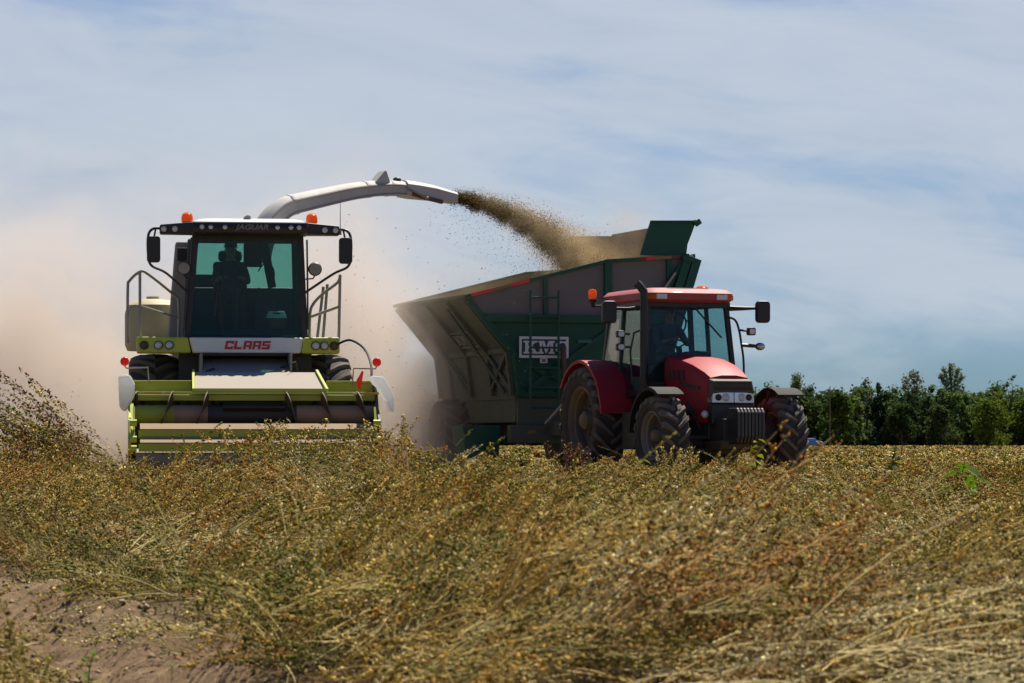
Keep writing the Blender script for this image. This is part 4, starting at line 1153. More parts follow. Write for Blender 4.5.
# sign
sg = B().box(-1.16, -0.28, -0.055, -0.051, 1.93, 2.29)
so = sg.build('sign_plate', M['sign_white'], dc)
B().box(-1.115, -0.325, -0.060, -0.056, 1.975, 2.245).build('sign_field', M['sign_green'], so)
s1 = 0.215
K_ = [rect(.12, 0, .36, 1), rect(0, .86, .48, 1), rect(0, 0, .48, .14), [(.36, .40), (.36, .58), (.74, .92), (.98, .92)], [(.50, .56), (.70, .66), (1.0, .10), (.74, .10)], rect(.62, .86, 1.06, 1), rect(.64, 0, 1.10, .14)]
M_ = [rect(.10, 0, .28, 1), rect(.92, 0, 1.14, 1), rect(0, .86, .34, 1), rect(.88, .86, 1.24, 1), rect(0, 0, .38, .14), rect(.80, 0, 1.24, .14), [(.22, 1), (.46, 1), (.68, .30), (.56, .05)], [(.78, 1), (1.0, 1), (.64, .05), (.54, .25)]]
Cs = [rect(.04, .22, .28, .78), [(.04, .78), (.28, .72), (.50, .86), (.42, 1.0)], [(.42, 1.0), (.50, .86), (.70, .86), (.84, .96)], [(.04, .22), (.42, 0), (.50, .14), (.28, .28)], [(.42, 0), (.74, 0), (.72, .14), (.50, .14)], [(.74, 0), (.98, .14), (.98, .26), (.72, .14)], rect(.80, .62, .96, 1.0), rect(.70, .80, .84, .96)]
x0 = -1.085
kb = B()
for polys, adv in ((K_, 1.14), (M_, 1.30), (Cs, 1.0)):
    for k, poly in enumerate(polys):
        kb.prism([(x0 + p[0] * s1 * 1.07, 2.002 + p[1] * s1) for p in poly], 'y', -0.066 - 0.0004 * k, -0.0605)
    x0 += adv * s1 * 1.07
kb.build('lettering', M['sign_white'], so)
B().box(-0.79, -0.66, -0.056, -0.052, 1.845, 1.925).build('sign_tab', M['sign_white'], so)
B().box(-0.76, -0.69, -0.060, -0.0565, 1.86, 1.915).build('sign_tab_field', M['sign_dusty'], so)
B().box(-0.11, 0.13, -0.056, -0.051, 2.19, 2.25).build('small_plate', M['teal'], dc)
# dust-covered sign on the flared side
gl = B()
for polys, off in ((K_, 0.0), (M_, 1.14), (Cs, 2.44)):
    for k, poly in enumerate(polys):
        gl.prism([((off + p[0]) * 0.24, p[1] * 0.20) for p in poly], 'z', 0.0, 0.006 + 0.0004 * k)
for r_ in (rect(-0.07, -0.07, 0.93, -0.045), rect(-0.07, 0.245, 0.93, 0.27), rect(-0.07, -0.045, -0.045, 0.245), rect(0.905, -0.045, 0.93, 0.245)):
    gl.prism(r_, 'z', 0.0, 0.004)
go = gl.build('side_lettering', M['sign_dusty'], dc)
go.matrix_basis = Matrix(((0, -0.654, -0.757, -1.475), (-1, 0, 0, 2.18), (0, 0.757, -0.654, 2.20), (0, 0, 0, 1)))
# running gear
ch = B().box(-0.65, -0.45, -0.6, 4.9, 0.62, 0.86).box(0.45, 0.65, -0.6, 4.9, 0.62, 0.86).box(-1.35, 1.1, -0.16, 0.02, 0.50, 0.80).box(-1.0, 1.0, 2.9, 3.2, 0.66, 0.86).box(-1.0, 1.0, 4.3, 4.6, 0.66, 0.86)
ch.box(-1.16, 1.2, 0.02, 0.10, 0.80, 1.26).box(-1.18, -1.12, 0.1, 4.0, 0.85, 1.24)
ch.bar((-0.5, -0.5, 0.75), (-0.05, -2.3, 0.62), 0.14, 0.14).bar((0.5, -0.5, 0.75), (0.05, -2.3, 0.62), 0.14, 0.14).box(-0.1, 0.1, -2.5, -2.2, 0.54, 0.68)
ch.build('chassis', M['green_dusty'], dc, bevel=0.01)
B().bar((-0.75, -0.2, 0.82), (-0.35, -1.0, 1.55), 0.04).build('support_rod', M['rail'], dc)
for x in (-0.98, -0.55):
    B().box(x - 0.07, x + 0.07, -0.166, -0.161, 0.66, 0.71).build('side_reflector', M['ambertape'], dc)
B().hexa([(-1.98, 0.3, 0.27), (-1.40, 0.3, 0.22), (-1.40, 0.9, 0.22), (-1.98, 0.9, 0.27)], [(-2.05, 0.3, 0.80), (-1.36, 0.3, 0.80), (-1.36, 0.9, 0.80), (-2.05, 0.9, 0.80)]).build('tool_box', M['green'], dc, bevel=0.02)
for x in (-1.38, 1.30):
    for y in (3.05, 4.45):
        wheel(dc, (x, y, 0.64), 0.64, 0.46, 0.34, 16, -1 if x < 0 else 1, 0.04)
# chopped crop heaped inside the cart
hpb = B()
nx, ny = 26, 26
vs, fs = [], []
for j in range(ny + 1):
    for i in range(nx + 1):
        x, y = -1.35 + 3.1 * i / nx, 0.12 + (LEN - 0.24) * j / ny
        z = 2.15 + 1.25 * math.exp(-((x - 0.9) / 0.9) ** 2 - ((y - 2.2) / 1.5) ** 2) + random.uniform(-.04, .04)
        vs.append((x, y, z))
for j in range(ny):
    for i in range(nx):
        a = j * (nx + 1) + i
        fs.append((a, a + 1, a + nx + 2, a + nx + 1))
hpo = hpb.faces(vs, fs).build('chopped_crop_heap', M['inner'], None)
hpo.location, hpo.rotation_euler = dc.location, dc.rotation_euler
tag(hpo, 'heap of brown chopped crop inside the green dump cart', 'crop heap', kind='stuff')

# ================================================================== noise
_tab = np.random.default_rng(3).random((256, 256))


def vnoise(x, y):
    xi, yi = np.floor(x).astype(int), np.floor(y).astype(int)
    fx, fy = x - xi, y - yi
    fx, fy = fx * fx * (3 - 2 * fx), fy * fy * (3 - 2 * fy)
    g = lambda a, b: _tab[a & 255, b & 255]
    return (g(xi, yi) * (1 - fx) + g(xi + 1, yi) * fx) * (1 - fy) + (g(xi, yi + 1) * (1 - fx) + g(xi + 1, yi + 1) * fx) * fy


def fbm(x, y, o=4):
    s, a, t = 0.0, 0.5, 0.0
    for k in range(o):
        s = s + a * vnoise(x * 2 ** k + 17.3 * k, y * 2 ** k + 5.1 * k)
        t += a
        a *= 0.5
    return s / t


def sstep(a, b, x):
    t = np.clip((x - a) / (b - a), 0, 1)
    return t * t * (3 - 2 * t)


def bare_edge(y):
    return -0.64 - (y - 10.3) * 0.252


def bareness(x, y):
    """1 on the strip of bare soil at the near left"""
    e = bare_edge(y) + 0.16 * (fbm(x * 2.2, y * 2.2, 3) - 0.5) * 2
    left = bare_edge(y) - 0.95
    b = sstep(0.06, -0.10, x - e) * sstep(20.6, 18.6, y + 0.8 * (x + 2.6))
    return b * sstep(-0.18, 0.08, x - left) * sstep(3.0, 4.0, y)


def windrow(x, y):
    c = 0.3 - 0.12 * (y - 10)
    u = x - c
    m = 0.20 * np.exp(-(u / 1.4) ** 2) + 0.10 * np.exp(-((u - 3.6) / 1.4) ** 2) + 0.14 * np.exp(-((u + 3.6) / 1.4) ** 2)
    return m * sstep(46, 40, y) + 0.03 * sstep(40, 60, y) * fbm(x * 0.4, y * 0.4, 2)


def ground_z(x, y):
    b = bareness(x, y)
    near = sstep(30, 12, y)
    z = windrow(x, y) * (1 - b) - 0.44 * sstep(46, 14, y)
    z = z + (fbm(x * 0.7, y * 0.7, 4) - 0.5) * 0.26 * sstep(90, 30, y)
    # furrow: smooth pressed flank with scrapes, crumbled foot
    d = x - bare_edge(y)
    flank = np.exp(-((d + 0.30) / 0.22) ** 2)
    z = z + b * (0.17 * sstep(-0.62, 0.02, d) - 0.06)
    rough = (fbm(x * 4, y * 4, 4) - 0.5) * 0.24 + np.abs(fbm(x * 10, y * 10, 3) - 0.5) * 0.16
    scr = (fbm((x + 0.35 * y) * 9, (y - 0.3 * x) * 1.6, 3) - 0.5) * 0.07
    z = z + near * b * (rough * (1 - 0.75 * flank) + scr * 1.5 * flank)
    return z


# ================================================================== ground sheet
def axis_steps(parts):
    out = []
    for a, b, s in parts:
        out += list(np.arange(a, b, s))
    return out


geo = lambda a, b, n: list(np.geomspace(a, b, n))
xs = np.array([-v for v in geo(14, 1500, 22)[::-1]] + axis_steps([(-13.8, -3.2, 0.3), (-3.2, -0.2, 0.03), (-0.2, 3.2, 0.1), (3.2, 14, 0.3)]) + geo(14, 1500, 22))
ys = np.array([-60, -20, -5, 0, 2, 4] + axis_steps([(5.0, 10.5, 0.15), (10.5, 21, 0.05), (21, 30, 0.15), (30, 70, 0.4)]) + geo(70, 2600, 40))
GX, GY = np.meshgrid(xs, ys)
GZ = ground_z(GX, GY) * np.where(GY > 4, 1, 0.2)
V = np.stack([GX.ravel(), GY.ravel(), GZ.ravel()], 1)
nx, ny = len(xs), len(ys)
ii = (np.arange(ny - 1)[:, None] * nx + np.arange(nx - 1)[None]).ravel()
Fq = np.stack([ii, ii + 1, ii + nx + 1, ii + nx], 1)


def mesh_np(name, V, F, mat, colors=None, smooth=False):
    me = bpy.data.meshes.new(name)
    k = F.shape[1]
    me.vertices.add(len(V))
    me.vertices.foreach_set('co', np.ascontiguousarray(V, dtype=np.float32).ravel())
    me.loops.add(F.size)
    me.loops.foreach_set('vertex_index', np.ascontiguousarray(F, dtype=np.int32).ravel())
    me.polygons.add(len(F))
    me.polygons.foreach_set('loop_start', np.arange(0, F.size, k, dtype=np.int32))
    me.polygons.foreach_set('loop_total', np.full(len(F), k, dtype=np.int32))
    if smooth:
        me.polygons.foreach_set('use_smooth', np.ones(len(F), dtype=bool))
    if colors is not None:
        at_ = me.color_attributes.new('Col', 'FLOAT_COLOR', 'POINT')
        c4 = np.ones((len(V), 4), dtype=np.float32)
        c4[:, :3] = colors
        at_.data.foreach_set('color', c4.ravel())
    me.update()
    me.validate()
    me.materials.append(mat)
    o = bpy.data.objects.new(name, me)
    COL.objects.link(o)
    return o


m, nt, out = new_mat('field_soil_and_litter')
L = nt.links.new
p = N(nt, 'ShaderNodeBsdfPrincipled', Roughness=0.95)
p.inputs['Specular IOR Level'].default_value = 0.15
geo_n = N(nt, 'ShaderNodeNewGeometry')
n1 = N(nt, 'ShaderNodeTexNoise', Scale=0.35, Detail=8.0, Roughness=0.7)
n2 = N(nt, 'ShaderNodeTexNoise', Scale=9.0, Detail=8.0, Roughness=0.75)
n3 = N(nt, 'ShaderNodeTexNoise', Scale=70.0, Detail=4.0, Roughness=0.7)
for n in (n1, n2, n3):
    L(geo_n.outputs['Position'], n.inputs['Vector'])
soil = ramp(nt, [(0.25, (0.11, 0.066, 0.034)), (0.5, (0.26, 0.17, 0.092)), (0.75, (0.42, 0.29, 0.165))], n2.outputs[0])
lit = ramp(nt, [(0.3, (0.05, 0.035, 0.015)), (0.5, (0.16, 0.10, 0.045)), (0.62, (0.25, 0.17, 0.07)), (0.78, (0.36, 0.27, 0.13))], n3.outputs[0])
far = ramp(nt, [(0.32, (0.11, 0.075, 0.03)), (0.5, (0.18, 0.12, 0.048)), (0.68, (0.23, 0.165, 0.07))], n1.outputs[0])
ca = N(nt, 'ShaderNodeVertexColor', layer_name='Col')
sc = N(nt, 'ShaderNodeSeparateColor')
L(ca.outputs[0], sc.inputs[0])
c = mixc(nt, sc.outputs[0], lit.outputs[0], soil.outputs[0])
c = mixc(nt, math_n(nt, 'MULTIPLY', sc.outputs[1], 0.8), c, far.outputs[0])
L(c, p.inputs['Base Color'])
bm_ = N(nt, 'ShaderNodeBump', Strength=1.0, Distance=0.05)
L(math_n(nt, 'ADD', n2.outputs[0], math_n(nt, 'MULTIPLY', n3.outputs[0], 0.4)), bm_.inputs['Height'])
L(bm_.outputs[0], p.inputs['Normal'])
L(p.outputs[0], out.inputs[0])
gc = np.stack([np.maximum(bareness(V[:, 0], V[:, 1]), 0.25 * sstep(0.5, 0.7, fbm(V[:, 0] * 1.3, V[:, 1] * 1.3, 3))), sstep(25, 60, V[:, 1]), V[:, 0] * 0], 1)
ground = mesh_np('field_ground', V, Fq, m, gc, smooth=True)
tag(ground, 'brown harvested field with straw litter and bare furrow soil', 'ground', kind='structure')

# soil clods
def rocks(P, S):
    t = np.array([[0, 0, 1], [.9, 0, .2], [-.3, .85, .25], [-.7, -.6, .1], [.2, -.8, .3], [.1, .1, -.7]])
    f = np.array([[0, 1, 2], [0, 2, 3], [0, 3, 4], [0, 4, 1], [5, 2, 1], [5, 3, 2], [5, 4, 3], [5, 1, 4]])
    n = len(P)
    v = t[None] * (0.7 + 0.6 * rng.random((n, 6, 1))) * S[:, None, None]
    a = rng.random(n) * 2 * PI
    c, s = np.cos(a)[:, None], np.sin(a)[:, None]
    v = np.stack([v[..., 0] * c - v[..., 1] * s, v[..., 0] * s + v[..., 1] * c, v[..., 2] * 0.75], 2) + P[:, None]
    F = f[None] + 6 * np.arange(n)[:, None, None]
    return v.reshape(-1, 3), F.reshape(-1, 3)


n = 60000
X, Y = rng.uniform(-4.2, 0.3, n), rng.uniform(10.5, 21, n)
k = (bareness(X, Y) > 0.3) & (rng.random(n) < 0.10 + 0.6 * (np.abs(X - bare_edge(Y) + 0.30) > 0.22))
X, Y = X[k], Y[k]
S = 0.002 + 0.026 * rng.random(len(X)) ** 9
cv, cfc = rocks(np.stack([X, Y, ground_z(X, Y) + S * 0.3], 1), S)
cc = np.repeat(np.array([[0.25, 0.175, 0.105]]) * (0.6 + 0.7 * rng.random((len(X), 1))), 6, 0)
mc, nt, out = new_mat('soil_clod')
p = N(nt, 'ShaderNodeBsdfPrincipled', Roughness=0.95)
ca = N(nt, 'ShaderNodeVertexColor', layer_name='Col')
nt.links.new(ca.outputs[0], p.inputs['Base Color'])
nt.links.new(p.outputs[0], out.inputs[0])
tag(mesh_np('soil_clods', cv, cfc, mc, cc), 'crumbled clods of dry brown soil on the bare strip', 'soil', kind='stuff')

# ================================================================== crop
mcrop, nt, out = new_mat('dry_crop')
L = nt.links.new
ca = N(nt, 'ShaderNodeVertexColor', layer_name='Col')
df = N(nt, 'ShaderNodeBsdfPrincipled', Roughness=0.7)
df.inputs['Specular IOR Level'].default_value = 0.08
tr_ = N(nt, 'ShaderNodeBsdfTranslucent')
L(ca.outputs[0], df.inputs['Base Color'])
L(ca.outputs[0], tr_.inputs[0])
mx = N(nt, 'ShaderNodeMixShader')
mx.inputs[0].default_value = 0.38
L(df.outputs[0], mx.inputs[1])
L(tr_.outputs[0], mx.inputs[2])
L(mx.outputs[0], out.inputs[0])

PAL = np.array([[0.54, 0.37, 0.085], [0.36, 0.31, 0.055], [0.66, 0.53, 0.19], [0.48, 0.24, 0.045], [0.20, 0.215, 0.04], [0.72, 0.64, 0.36], [0.22, 0.12, 0.10], [0.24, 0.12, 0.035]]) * 1.04


def crop_mesh(P, D, Ln, npod, pod, srad, droop=0.25, K=3, tint=None, wt=(.26, .20, .14, .12, .12, .07, .04, .05), spread=0.045, t0=0.3):
    """P base points, D unit directions, Ln lengths -> stems with seed pods; returns V, F(tri), C"""
    n = len(P)
    side = np.cross(D, [0, 0, 1.0]) + 1e-6
    side /= np.linalg.norm(side, axis=1, keepdims=True)
    bend = (rng.random((n, 1)) - 0.5) * 0.35

    def curve(t):
        t = t[..., None]
        return P[:, None] + D[:, None] * (Ln[:, None, None] * t) + side[:, None] * (bend * Ln[:, None])[:, None] * t ** 2 + np.array([0, 0, -1.0]) * droop * Ln[:, None, None] * t ** 2
    ts = np.tile(np.linspace(0, 1, K + 1), (n, 1))
    cpt = curve(ts)
    upv = np.cross(side, D)
    a = np.arange(3) * 2 * PI / 3
    rr = srad * np.linspace(1, 0.45, K + 1)
    off = side[:, None, None] * np.cos(a)[None, None, :, None] + upv[:, None, None] * np.sin(a)[None, None, :, None]
    sv = (cpt[:, :, None] + off * rr[None, :, None, None]).reshape(-1, 3)
    base = (np.arange(n) * 3 * (K + 1))[:, None, None]
    q = []
    for k in range(K):
        for j in range(3):
            j2 = (j + 1) % 3
            q += [[3 * k + j, 3 * k + j2, 3 * k + 3 + j2], [3 * k + j, 3 * k + 3 + j2, 3 * k + 3 + j]]
    sf = (np.array(q)[None] + base).reshape(-1, 3)
    typ = rng.choice(len(PAL), n, p=np.array(wt) / sum(wt)) if tint is None else tint
    scol = 0.45 * PAL[typ] + 0.55 * np.array([0.62, 0.52, 0.28])
    scol = scol * (0.5 + 0.9 * rng.random((n, 1)))
    sc_ = np.repeat(scol, 3 * (K + 1), 0)
    # pods
    tp = t0 + (1.02 - t0) * rng.random((n, npod)) ** 0.8
    pp = curve(tp)
    o = rng.normal(size=(n, npod, 3))
    o /= np.linalg.norm(o, axis=2, keepdims=True)
    pp = pp + o * (spread * (0.25 + rng.random((n, npod, 1))) * (1.15 - tp[..., None] * 0.6))
    pp = pp.reshape(-1, 3)
    m_ = len(pp)
    ax = rng.normal(size=(m_, 3)) + np.repeat(D, npod, 0) * 0.8
    ax /= np.linalg.norm(ax, axis=1, keepdims=True)
    s1 = np.cross(ax, rng.normal(size=(m_, 3)))
    s1 /= np.linalg.norm(s1, axis=1, keepdims=True)
    s2 = np.cross(ax, s1)
    ln = pod * (0.6 + 0.9 * rng.random((m_, 1)))
    w = ln * (0.30 + 0.35 * rng.random((m_, 1)))
    fl = 0.25 + 0.75 * rng.random((m_, 1))
    ring = [pp + (s1 * math.cos(b) + s2 * math.sin(b) * fl) * w for b in a]
    pv = np.stack([pp - ax * ln, *ring, pp + ax * ln], 1).reshape(-1, 3)
    tf = np.array([[0, 2, 1], [0, 3, 2], [0, 1, 3], [4, 1, 2], [4, 2, 3], [4, 3, 1]])
    pf = (tf[None] + (5 * np.arange(m_))[:, None, None]).reshape(-1, 3) + len(sv)
    pt = np.repeat(typ, npod)
    ch = rng.random(m_) < 0.16
    pt = np.where(ch, rng.choice(len(PAL), m_, p=np.array(wt) / sum(wt)), pt)
    pc = PAL[pt] * (0.34 + 1.2 * rng.random((m_, 1)) ** 1.6)
    return np.concatenate([sv, pv]), np.concatenate([sf, pf]), np.concatenate([sc_, np.repeat(pc, 5, 0)])


def zone(y0, y1, dens, npod, pod, srad, lmin, lmax, margin=0.6, K=3, spread=0.022, wide=1.25, per=12, hd=0.5, hs=1.45, t0=0.3):
    hw = CX / F_PX * wide
    area = (y1 - y0) * (hw * (y0 + y1) + 2 * margin)
    # heaps: plants raked together, lying more or less the same way, with hollows between
    nh = max(30, int(area * hd))
    HYc = rng.uniform(y0, y1, nh * 2)
    ok = rng.random(nh * 2) < (hw * HYc + margin) / (hw * y1 + margin)
    HYc = HYc[ok][:nh]
    HXc = (rng.random(len(HYc)) * 2 - 1) * (hw * HYc + margin)
    nh = len(HYc)
    HS = rng.uniform(0.18, 0.40, nh) * hs
    HT = 2 * PI * 1.2 * fbm(HXc * 0.4 + 9, HYc * 0.4 + 3, 2) + rng.normal(size=nh) * 0.7 + 1.3
    HH = rng.uniform(0.3, 1.0, nh)
    HK = rng.choice(8, nh, p=[.26, .26, .16, .08, .12, .09, .015, .015])
    nc = int(area * dens / per)
    hid = rng.choice(nh, nc)
    ox, oy = rng.normal(size=nc) * HS[hid], rng.normal(size=nc) * HS[hid]
    fill = rng.random(nc) < 0.15
    Y = np.clip(HYc[hid] + oy, y0, y1)
    X = HXc[hid] + ox
    fy = rng.uniform(y0, y1, nc)
    Y = np.where(fill, fy, Y)
    X = np.where(fill, (rng.random(nc) * 2 - 1) * (hw * fy + margin), X)
    r2 = (ox ** 2 + oy ** 2) / HS[hid] ** 2
    dome = np.where(fill, 0.0, np.exp(-0.55 * r2) * HH[hid])
    th = HT[hid] + rng.normal(size=nc) * 0.28
    th = np.where(fill, rng.random(nc) * 6.28, th)
    el = np.abs(rng.normal(size=nc) * 0.22 + np.where(fill, 0.12, 0.16 + 0.42 * HH[hid]))
    hgt = rng.random(nc) ** 0.6
    typ = np.where(rng.random(nc) < 0.55, HK[hid], rng.choice(8, nc, p=[.26, .24, .15, .08, .15, .06, .02, .04]))
    Lc = rng.uniform(lmin, lmax, nc) * np.where((Y > 30) & (X > -1.8), 0.55, 1.0) * np.where(fill, 0.7, 1.0)
    rep = lambda a: np.repeat(a, per)
    n = nc * per
    X, Y, th, el, hgt, typ, Lc, dome = (rep(a) for a in (X, Y, th, el, hgt, typ, Lc, dome))
    th = th + rng.normal(size=n) * 0.22
    el = el + rng.normal(size=n) * 0.16
    X = X + rng.normal(size=n) * 0.05
    Y = Y + rng.normal(size=n) * 0.06
    b = bareness(X, Y)
    k = rng.random(n) > b * 1.5
    X, Y, th, el, hgt, typ, Lc, dome = (a[k] for a in (X, Y, th, el, hgt, typ, Lc, dome))
    n = len(X)
    D = np.stack([np.cos(th) * np.cos(el), np.sin(th) * np.cos(el), np.sin(el)], 1)
    w = windrow(X, Y)
    lift = w * 0.42 + 0.36 * dome * (1 - 0.35 * sstep(-0.3, 1.5, X) * sstep(14, 20, Y)) * np.where((Y > 30) & (X > -1.8), 0.25, 1.0) * (1 - 0.55 * sstep(28, 40, Y)) + 0.02
    P = np.stack([X, Y, ground_z(X, Y) + lift * hgt], 1)
    front = np.exp(-((X + 3.5) / 2.3) ** 4) * sstep(27, 34, Y)
    P[:, 2] -= 0.16 * front
    Ln = Lc * rng.uniform(0.65, 1.1, n) * (1 - 0.55 * front)
    return crop_mesh(P, D, Ln, npod, pod, srad, K=K, tint=typ, spread=spread, t0=t0)


def merge(parts):
    Vs, Fs, Cs_, o = [], [], [], 0
    for v, f, c in parts:
        Vs.append(v)
        Fs.append(f + o)
        Cs_.append(c)
        o += len(v)
    return np.concatenate(Vs), np.concatenate(Fs), np.concatenate(Cs_)


QF = 1.0
Z = [zone(8.6, 15, 270 * QF, 21, 0.0092, 0.0025, 0.36, 0.78, 0.5),
     zone(15, 22, 190 * QF, 20, 0.0105, 0.0030, 0.36, 0.80, 0.6),
     zone(22, 32, 120 * QF, 18, 0.013, 0.0036, 0.34, 0.75, 0.8, spread=0.028),
     zone(32, 47, 64 * QF, 20, 0.017, 0.0034, 0.34, 0.70, 1.0, K=2, spread=0.035, per=9),
     zone(47, 90, 18 * QF, 14, 0.028, 0.006, 0.25, 0.50, 2.0, K=2, spread=0.06, per=7),
     zone(90, 240, 1.6 * QF, 12, 0.06, 0.012, 0.25, 0.50, 4.0, K=1, spread=0.14, per=4),
     zone(240, 690, 0.13 * QF, 12, 0.14, 0.02, 0.3, 0.6, 6.0, K=1, spread=0.3, per=4)]
# longer pale stalks that lie across the heaps
Z += [zone(9.0, 16, 62 * QF, 34, 0.0085, 0.0030, 0.6, 1.0, 0.5, K=5, spread=0.015, per=9, t0=0.5),
      zone(16, 34, 40 * QF, 34, 0.0115, 0.0040, 0.6, 1.05, 0.6, K=5, spread=0.018, per=9, t0=0.5),
      zone(8.4, 12.6, 110 * QF, 20, 0.0088, 0.0024, 0.3, 0.6, 0.4, hd=2.6, hs=0.9)]
# weathered sticks and stubble on the near left corner
n = 2600
X, Y = rng.uniform(-3.2, -1.0, n), rng.uniform(10.2, 14.5, n)
k = (X < bare_edge(Y) - 0.50 - 0.25 * rng.random(n)) & (X > bare_edge(Y) - 2.0)
X, Y = X[k], Y[k]
th = rng.normal(size=len(X)) * 0.5 + 2.3
el = rng.uniform(0.1, 0.8, len(X))
Z.append(crop_mesh(np.stack([X, Y, ground_z(X, Y)], 1), np.stack([np.cos(th) * np.cos(el), np.sin(th) * np.cos(el), np.sin(el)], 1), rng.uniform(0.10, 0.30, len(X)), 5, 0.010, 0.0045,
                   tint=rng.choice([0, 4, 7, 6, 7], len(X)), spread=0.02))
cv, cfc, cc = merge(Z)
crop = mesh_np('cut_crop_windrows', cv, cfc, mcrop, cc)
tag(crop, 'dry cut seed crop lying in tangled straw and olive windrows over the field', 'cut crop', kind='stuff')


def ground_hit(px, py, lift=0.08):
    Ys = np.concatenate([np.arange(9, 60, 0.25), np.arange(60, 400, 4.0)])
    Xs = (px - CX) / F_PX * Ys
    g = ground_z(Xs, Ys) + lift
    r = CAM_Z + (HY - py) / F_PX * Ys
    k = int(np.argmax(r <= g)) if (r <= g).any() else len(Ys) - 1
    return Vector((Xs[k], Ys[k], g[k] - lift * 0.6))


# clumps of stalks that stand out of the windrows, one thing each
def clump(name, px, py_base, Y, n, dx, up, fan, ln, npod, pod, label, tint, base_r=0.12, spread=0.04, group='seed stalk clumps standing out of the windrow'):
    b = ground_hit(px, py_base, 0.12)
    b.z += 0.08
    ln, pod, spread, base_r = (v * b.y / Y for v in (ln, pod, spread, base_r))
    D = np.stack([dx + rng.normal(size=n) * fan, rng.normal(size=n) * fan, up + rng.normal(size=n) * fan * 0.5], 1)
    D /= np.linalg.norm(D, axis=1, keepdims=True)
    P = np.stack([rng.normal(size=n) * base_r, rng.normal(size=n) * base_r, rng.random(n) * 0.03 - 0.02], 1)
    v, f, c = crop_mesh(P, D, rng.uniform(ln * 0.6, ln, n), npod, pod, 0.0028, droop=0.12, K=5, tint=rng.choice(tint, n), spread=spread)
    o = mesh_np(name, v, f, mcrop, c)
    o.location = b
    return tag(o, label, 'seed stalks', group)


clump('seed_stalk_clump', 114, 478, 21, 90, -0.95, 0.62, 0.24, 1.18, 52, 0.012, 'tall olive seed stalks arching left in front of the dust beside the header', [1, 4, 7, 2], 0.10, 0.03)
clump('seed_stalk_clump', 265, 470, 24, 40, -0.05, 1.0, 0.35, 0.46, 34, 0.012, 'olive seed stalks standing in front of the middle of the lime header', [1, 0, 2], 0.16)
clump('seed_stalk_clump', 345, 478, 19, 60, 0.45, 0.8, 0.35, 0.45, 34, 0.011, 'straw coloured seed stalks in front of the right half of the lime header', [0, 2, 1], 0.18)
clump('seed_stalk_clump', 572, 490, 20, 26, 0.15, 1.0, 0.13, 0.33, 34, 0.011, 'purple brown seed stalks standing before the rear tyre of the tractor', [6, 6, 7], 0.05, 0.025)
clump('seed_stalk_clump', 676, 478, 24, 18, 0.1, 1.0, 0.2, 0.26, 26, 0.012, 'pale straw seed stalks standing before the near front tyre of the tractor', [2, 5, 0], 0.07, 0.025)
clump('seed_stalk_clump', 418, 470, 26, 30, 0.1, 1.0, 0.3, 0.20, 22, 0.013, 'white tipped seed stalks below the dusty cart wheels', [5, 5, 4], 0.06, 0.03)
clump('seed_stalk_clump', 505, 478, 25, 26, -0.1, 1.0, 0.3, 0.20, 24, 0.013, 'straw seed stalks before the pale dust gap under the cart', [2, 0], 0.05, 0.03)
clump('seed_stalk_clump', 25, 478, 22, 50, 0.3, 0.8, 0.4, 0.40, 28, 0.012, 'low brown seed stalks at the left edge of the photo below the dust', [1, 7, 0], 0.2)
clump('seed_stalk_clump', 210, 520, 13.5, 30, 1.0, 0.42, 0.16, 0.75, 24, 0.009, 'long pale stalks leaning right over the windrow left of centre', [5, 2], 0.06, 0.02)
clump('seed_stalk_clump', 850, 640, 8.2, 34, -1.0, 0.30, 0.18, 0.62, 26, 0.007, 'pale stalks lying left across the near right windrow', [5, 2, 1], 0.08, 0.02)


# ================================================================== broadleaf weeds
def leafmat(name, col, tcol):
    m, nt, out = new_mat(name)
    d = N(nt, 'ShaderNodeBsdfPrincipled', Roughness=0.7)
    d.inputs['Specular IOR Level'].default_value = 0.12
    t = N(nt, 'ShaderNodeBsdfTranslucent')
    tc = N(nt, 'ShaderNodeTexCoord')
    nz = N(nt, 'ShaderNodeTexNoise', Scale=14.0, Detail=4.0)
    nt.links.new(tc.outputs['Object'], nz.inputs['Vector'])
    c = mixc(nt, nz.outputs[0], tuple(v * 0.65 for v in col), tuple(v * 1.3 for v in col))
    nt.links.new(c, d.inputs['Base Color'])
    t.inputs[0].default_value = (*tcol, 1)
    mx = N(nt, 'ShaderNodeMixShader')
    mx.inputs[0].default_value = 0.5
    nt.links.new(d.outputs[0], mx.inputs[1])
    nt.links.new(t.outputs[0], mx.inputs[2])
    nt.links.new(mx.outputs[0], out.inputs[0])
    return m


M['leaf_yel'] = leafmat('yellow_green_leaf', (0.30, 0.34, 0.04), (0.55, 0.58, 0.07))
M['leaf_grn'] = leafmat('fresh_green_leaf', (0.15, 0.25, 0.045), (0.34, 0.50, 0.08))
M['leaf_dark'] = leafmat('dull_green_leaf', (0.08, 0.12, 0.03), (0.22, 0.34, 0.06))
M['weed_stem'] = leafmat('weed_stem', (0.20, 0.22, 0.07), (0.2, 0.22, 0.06))


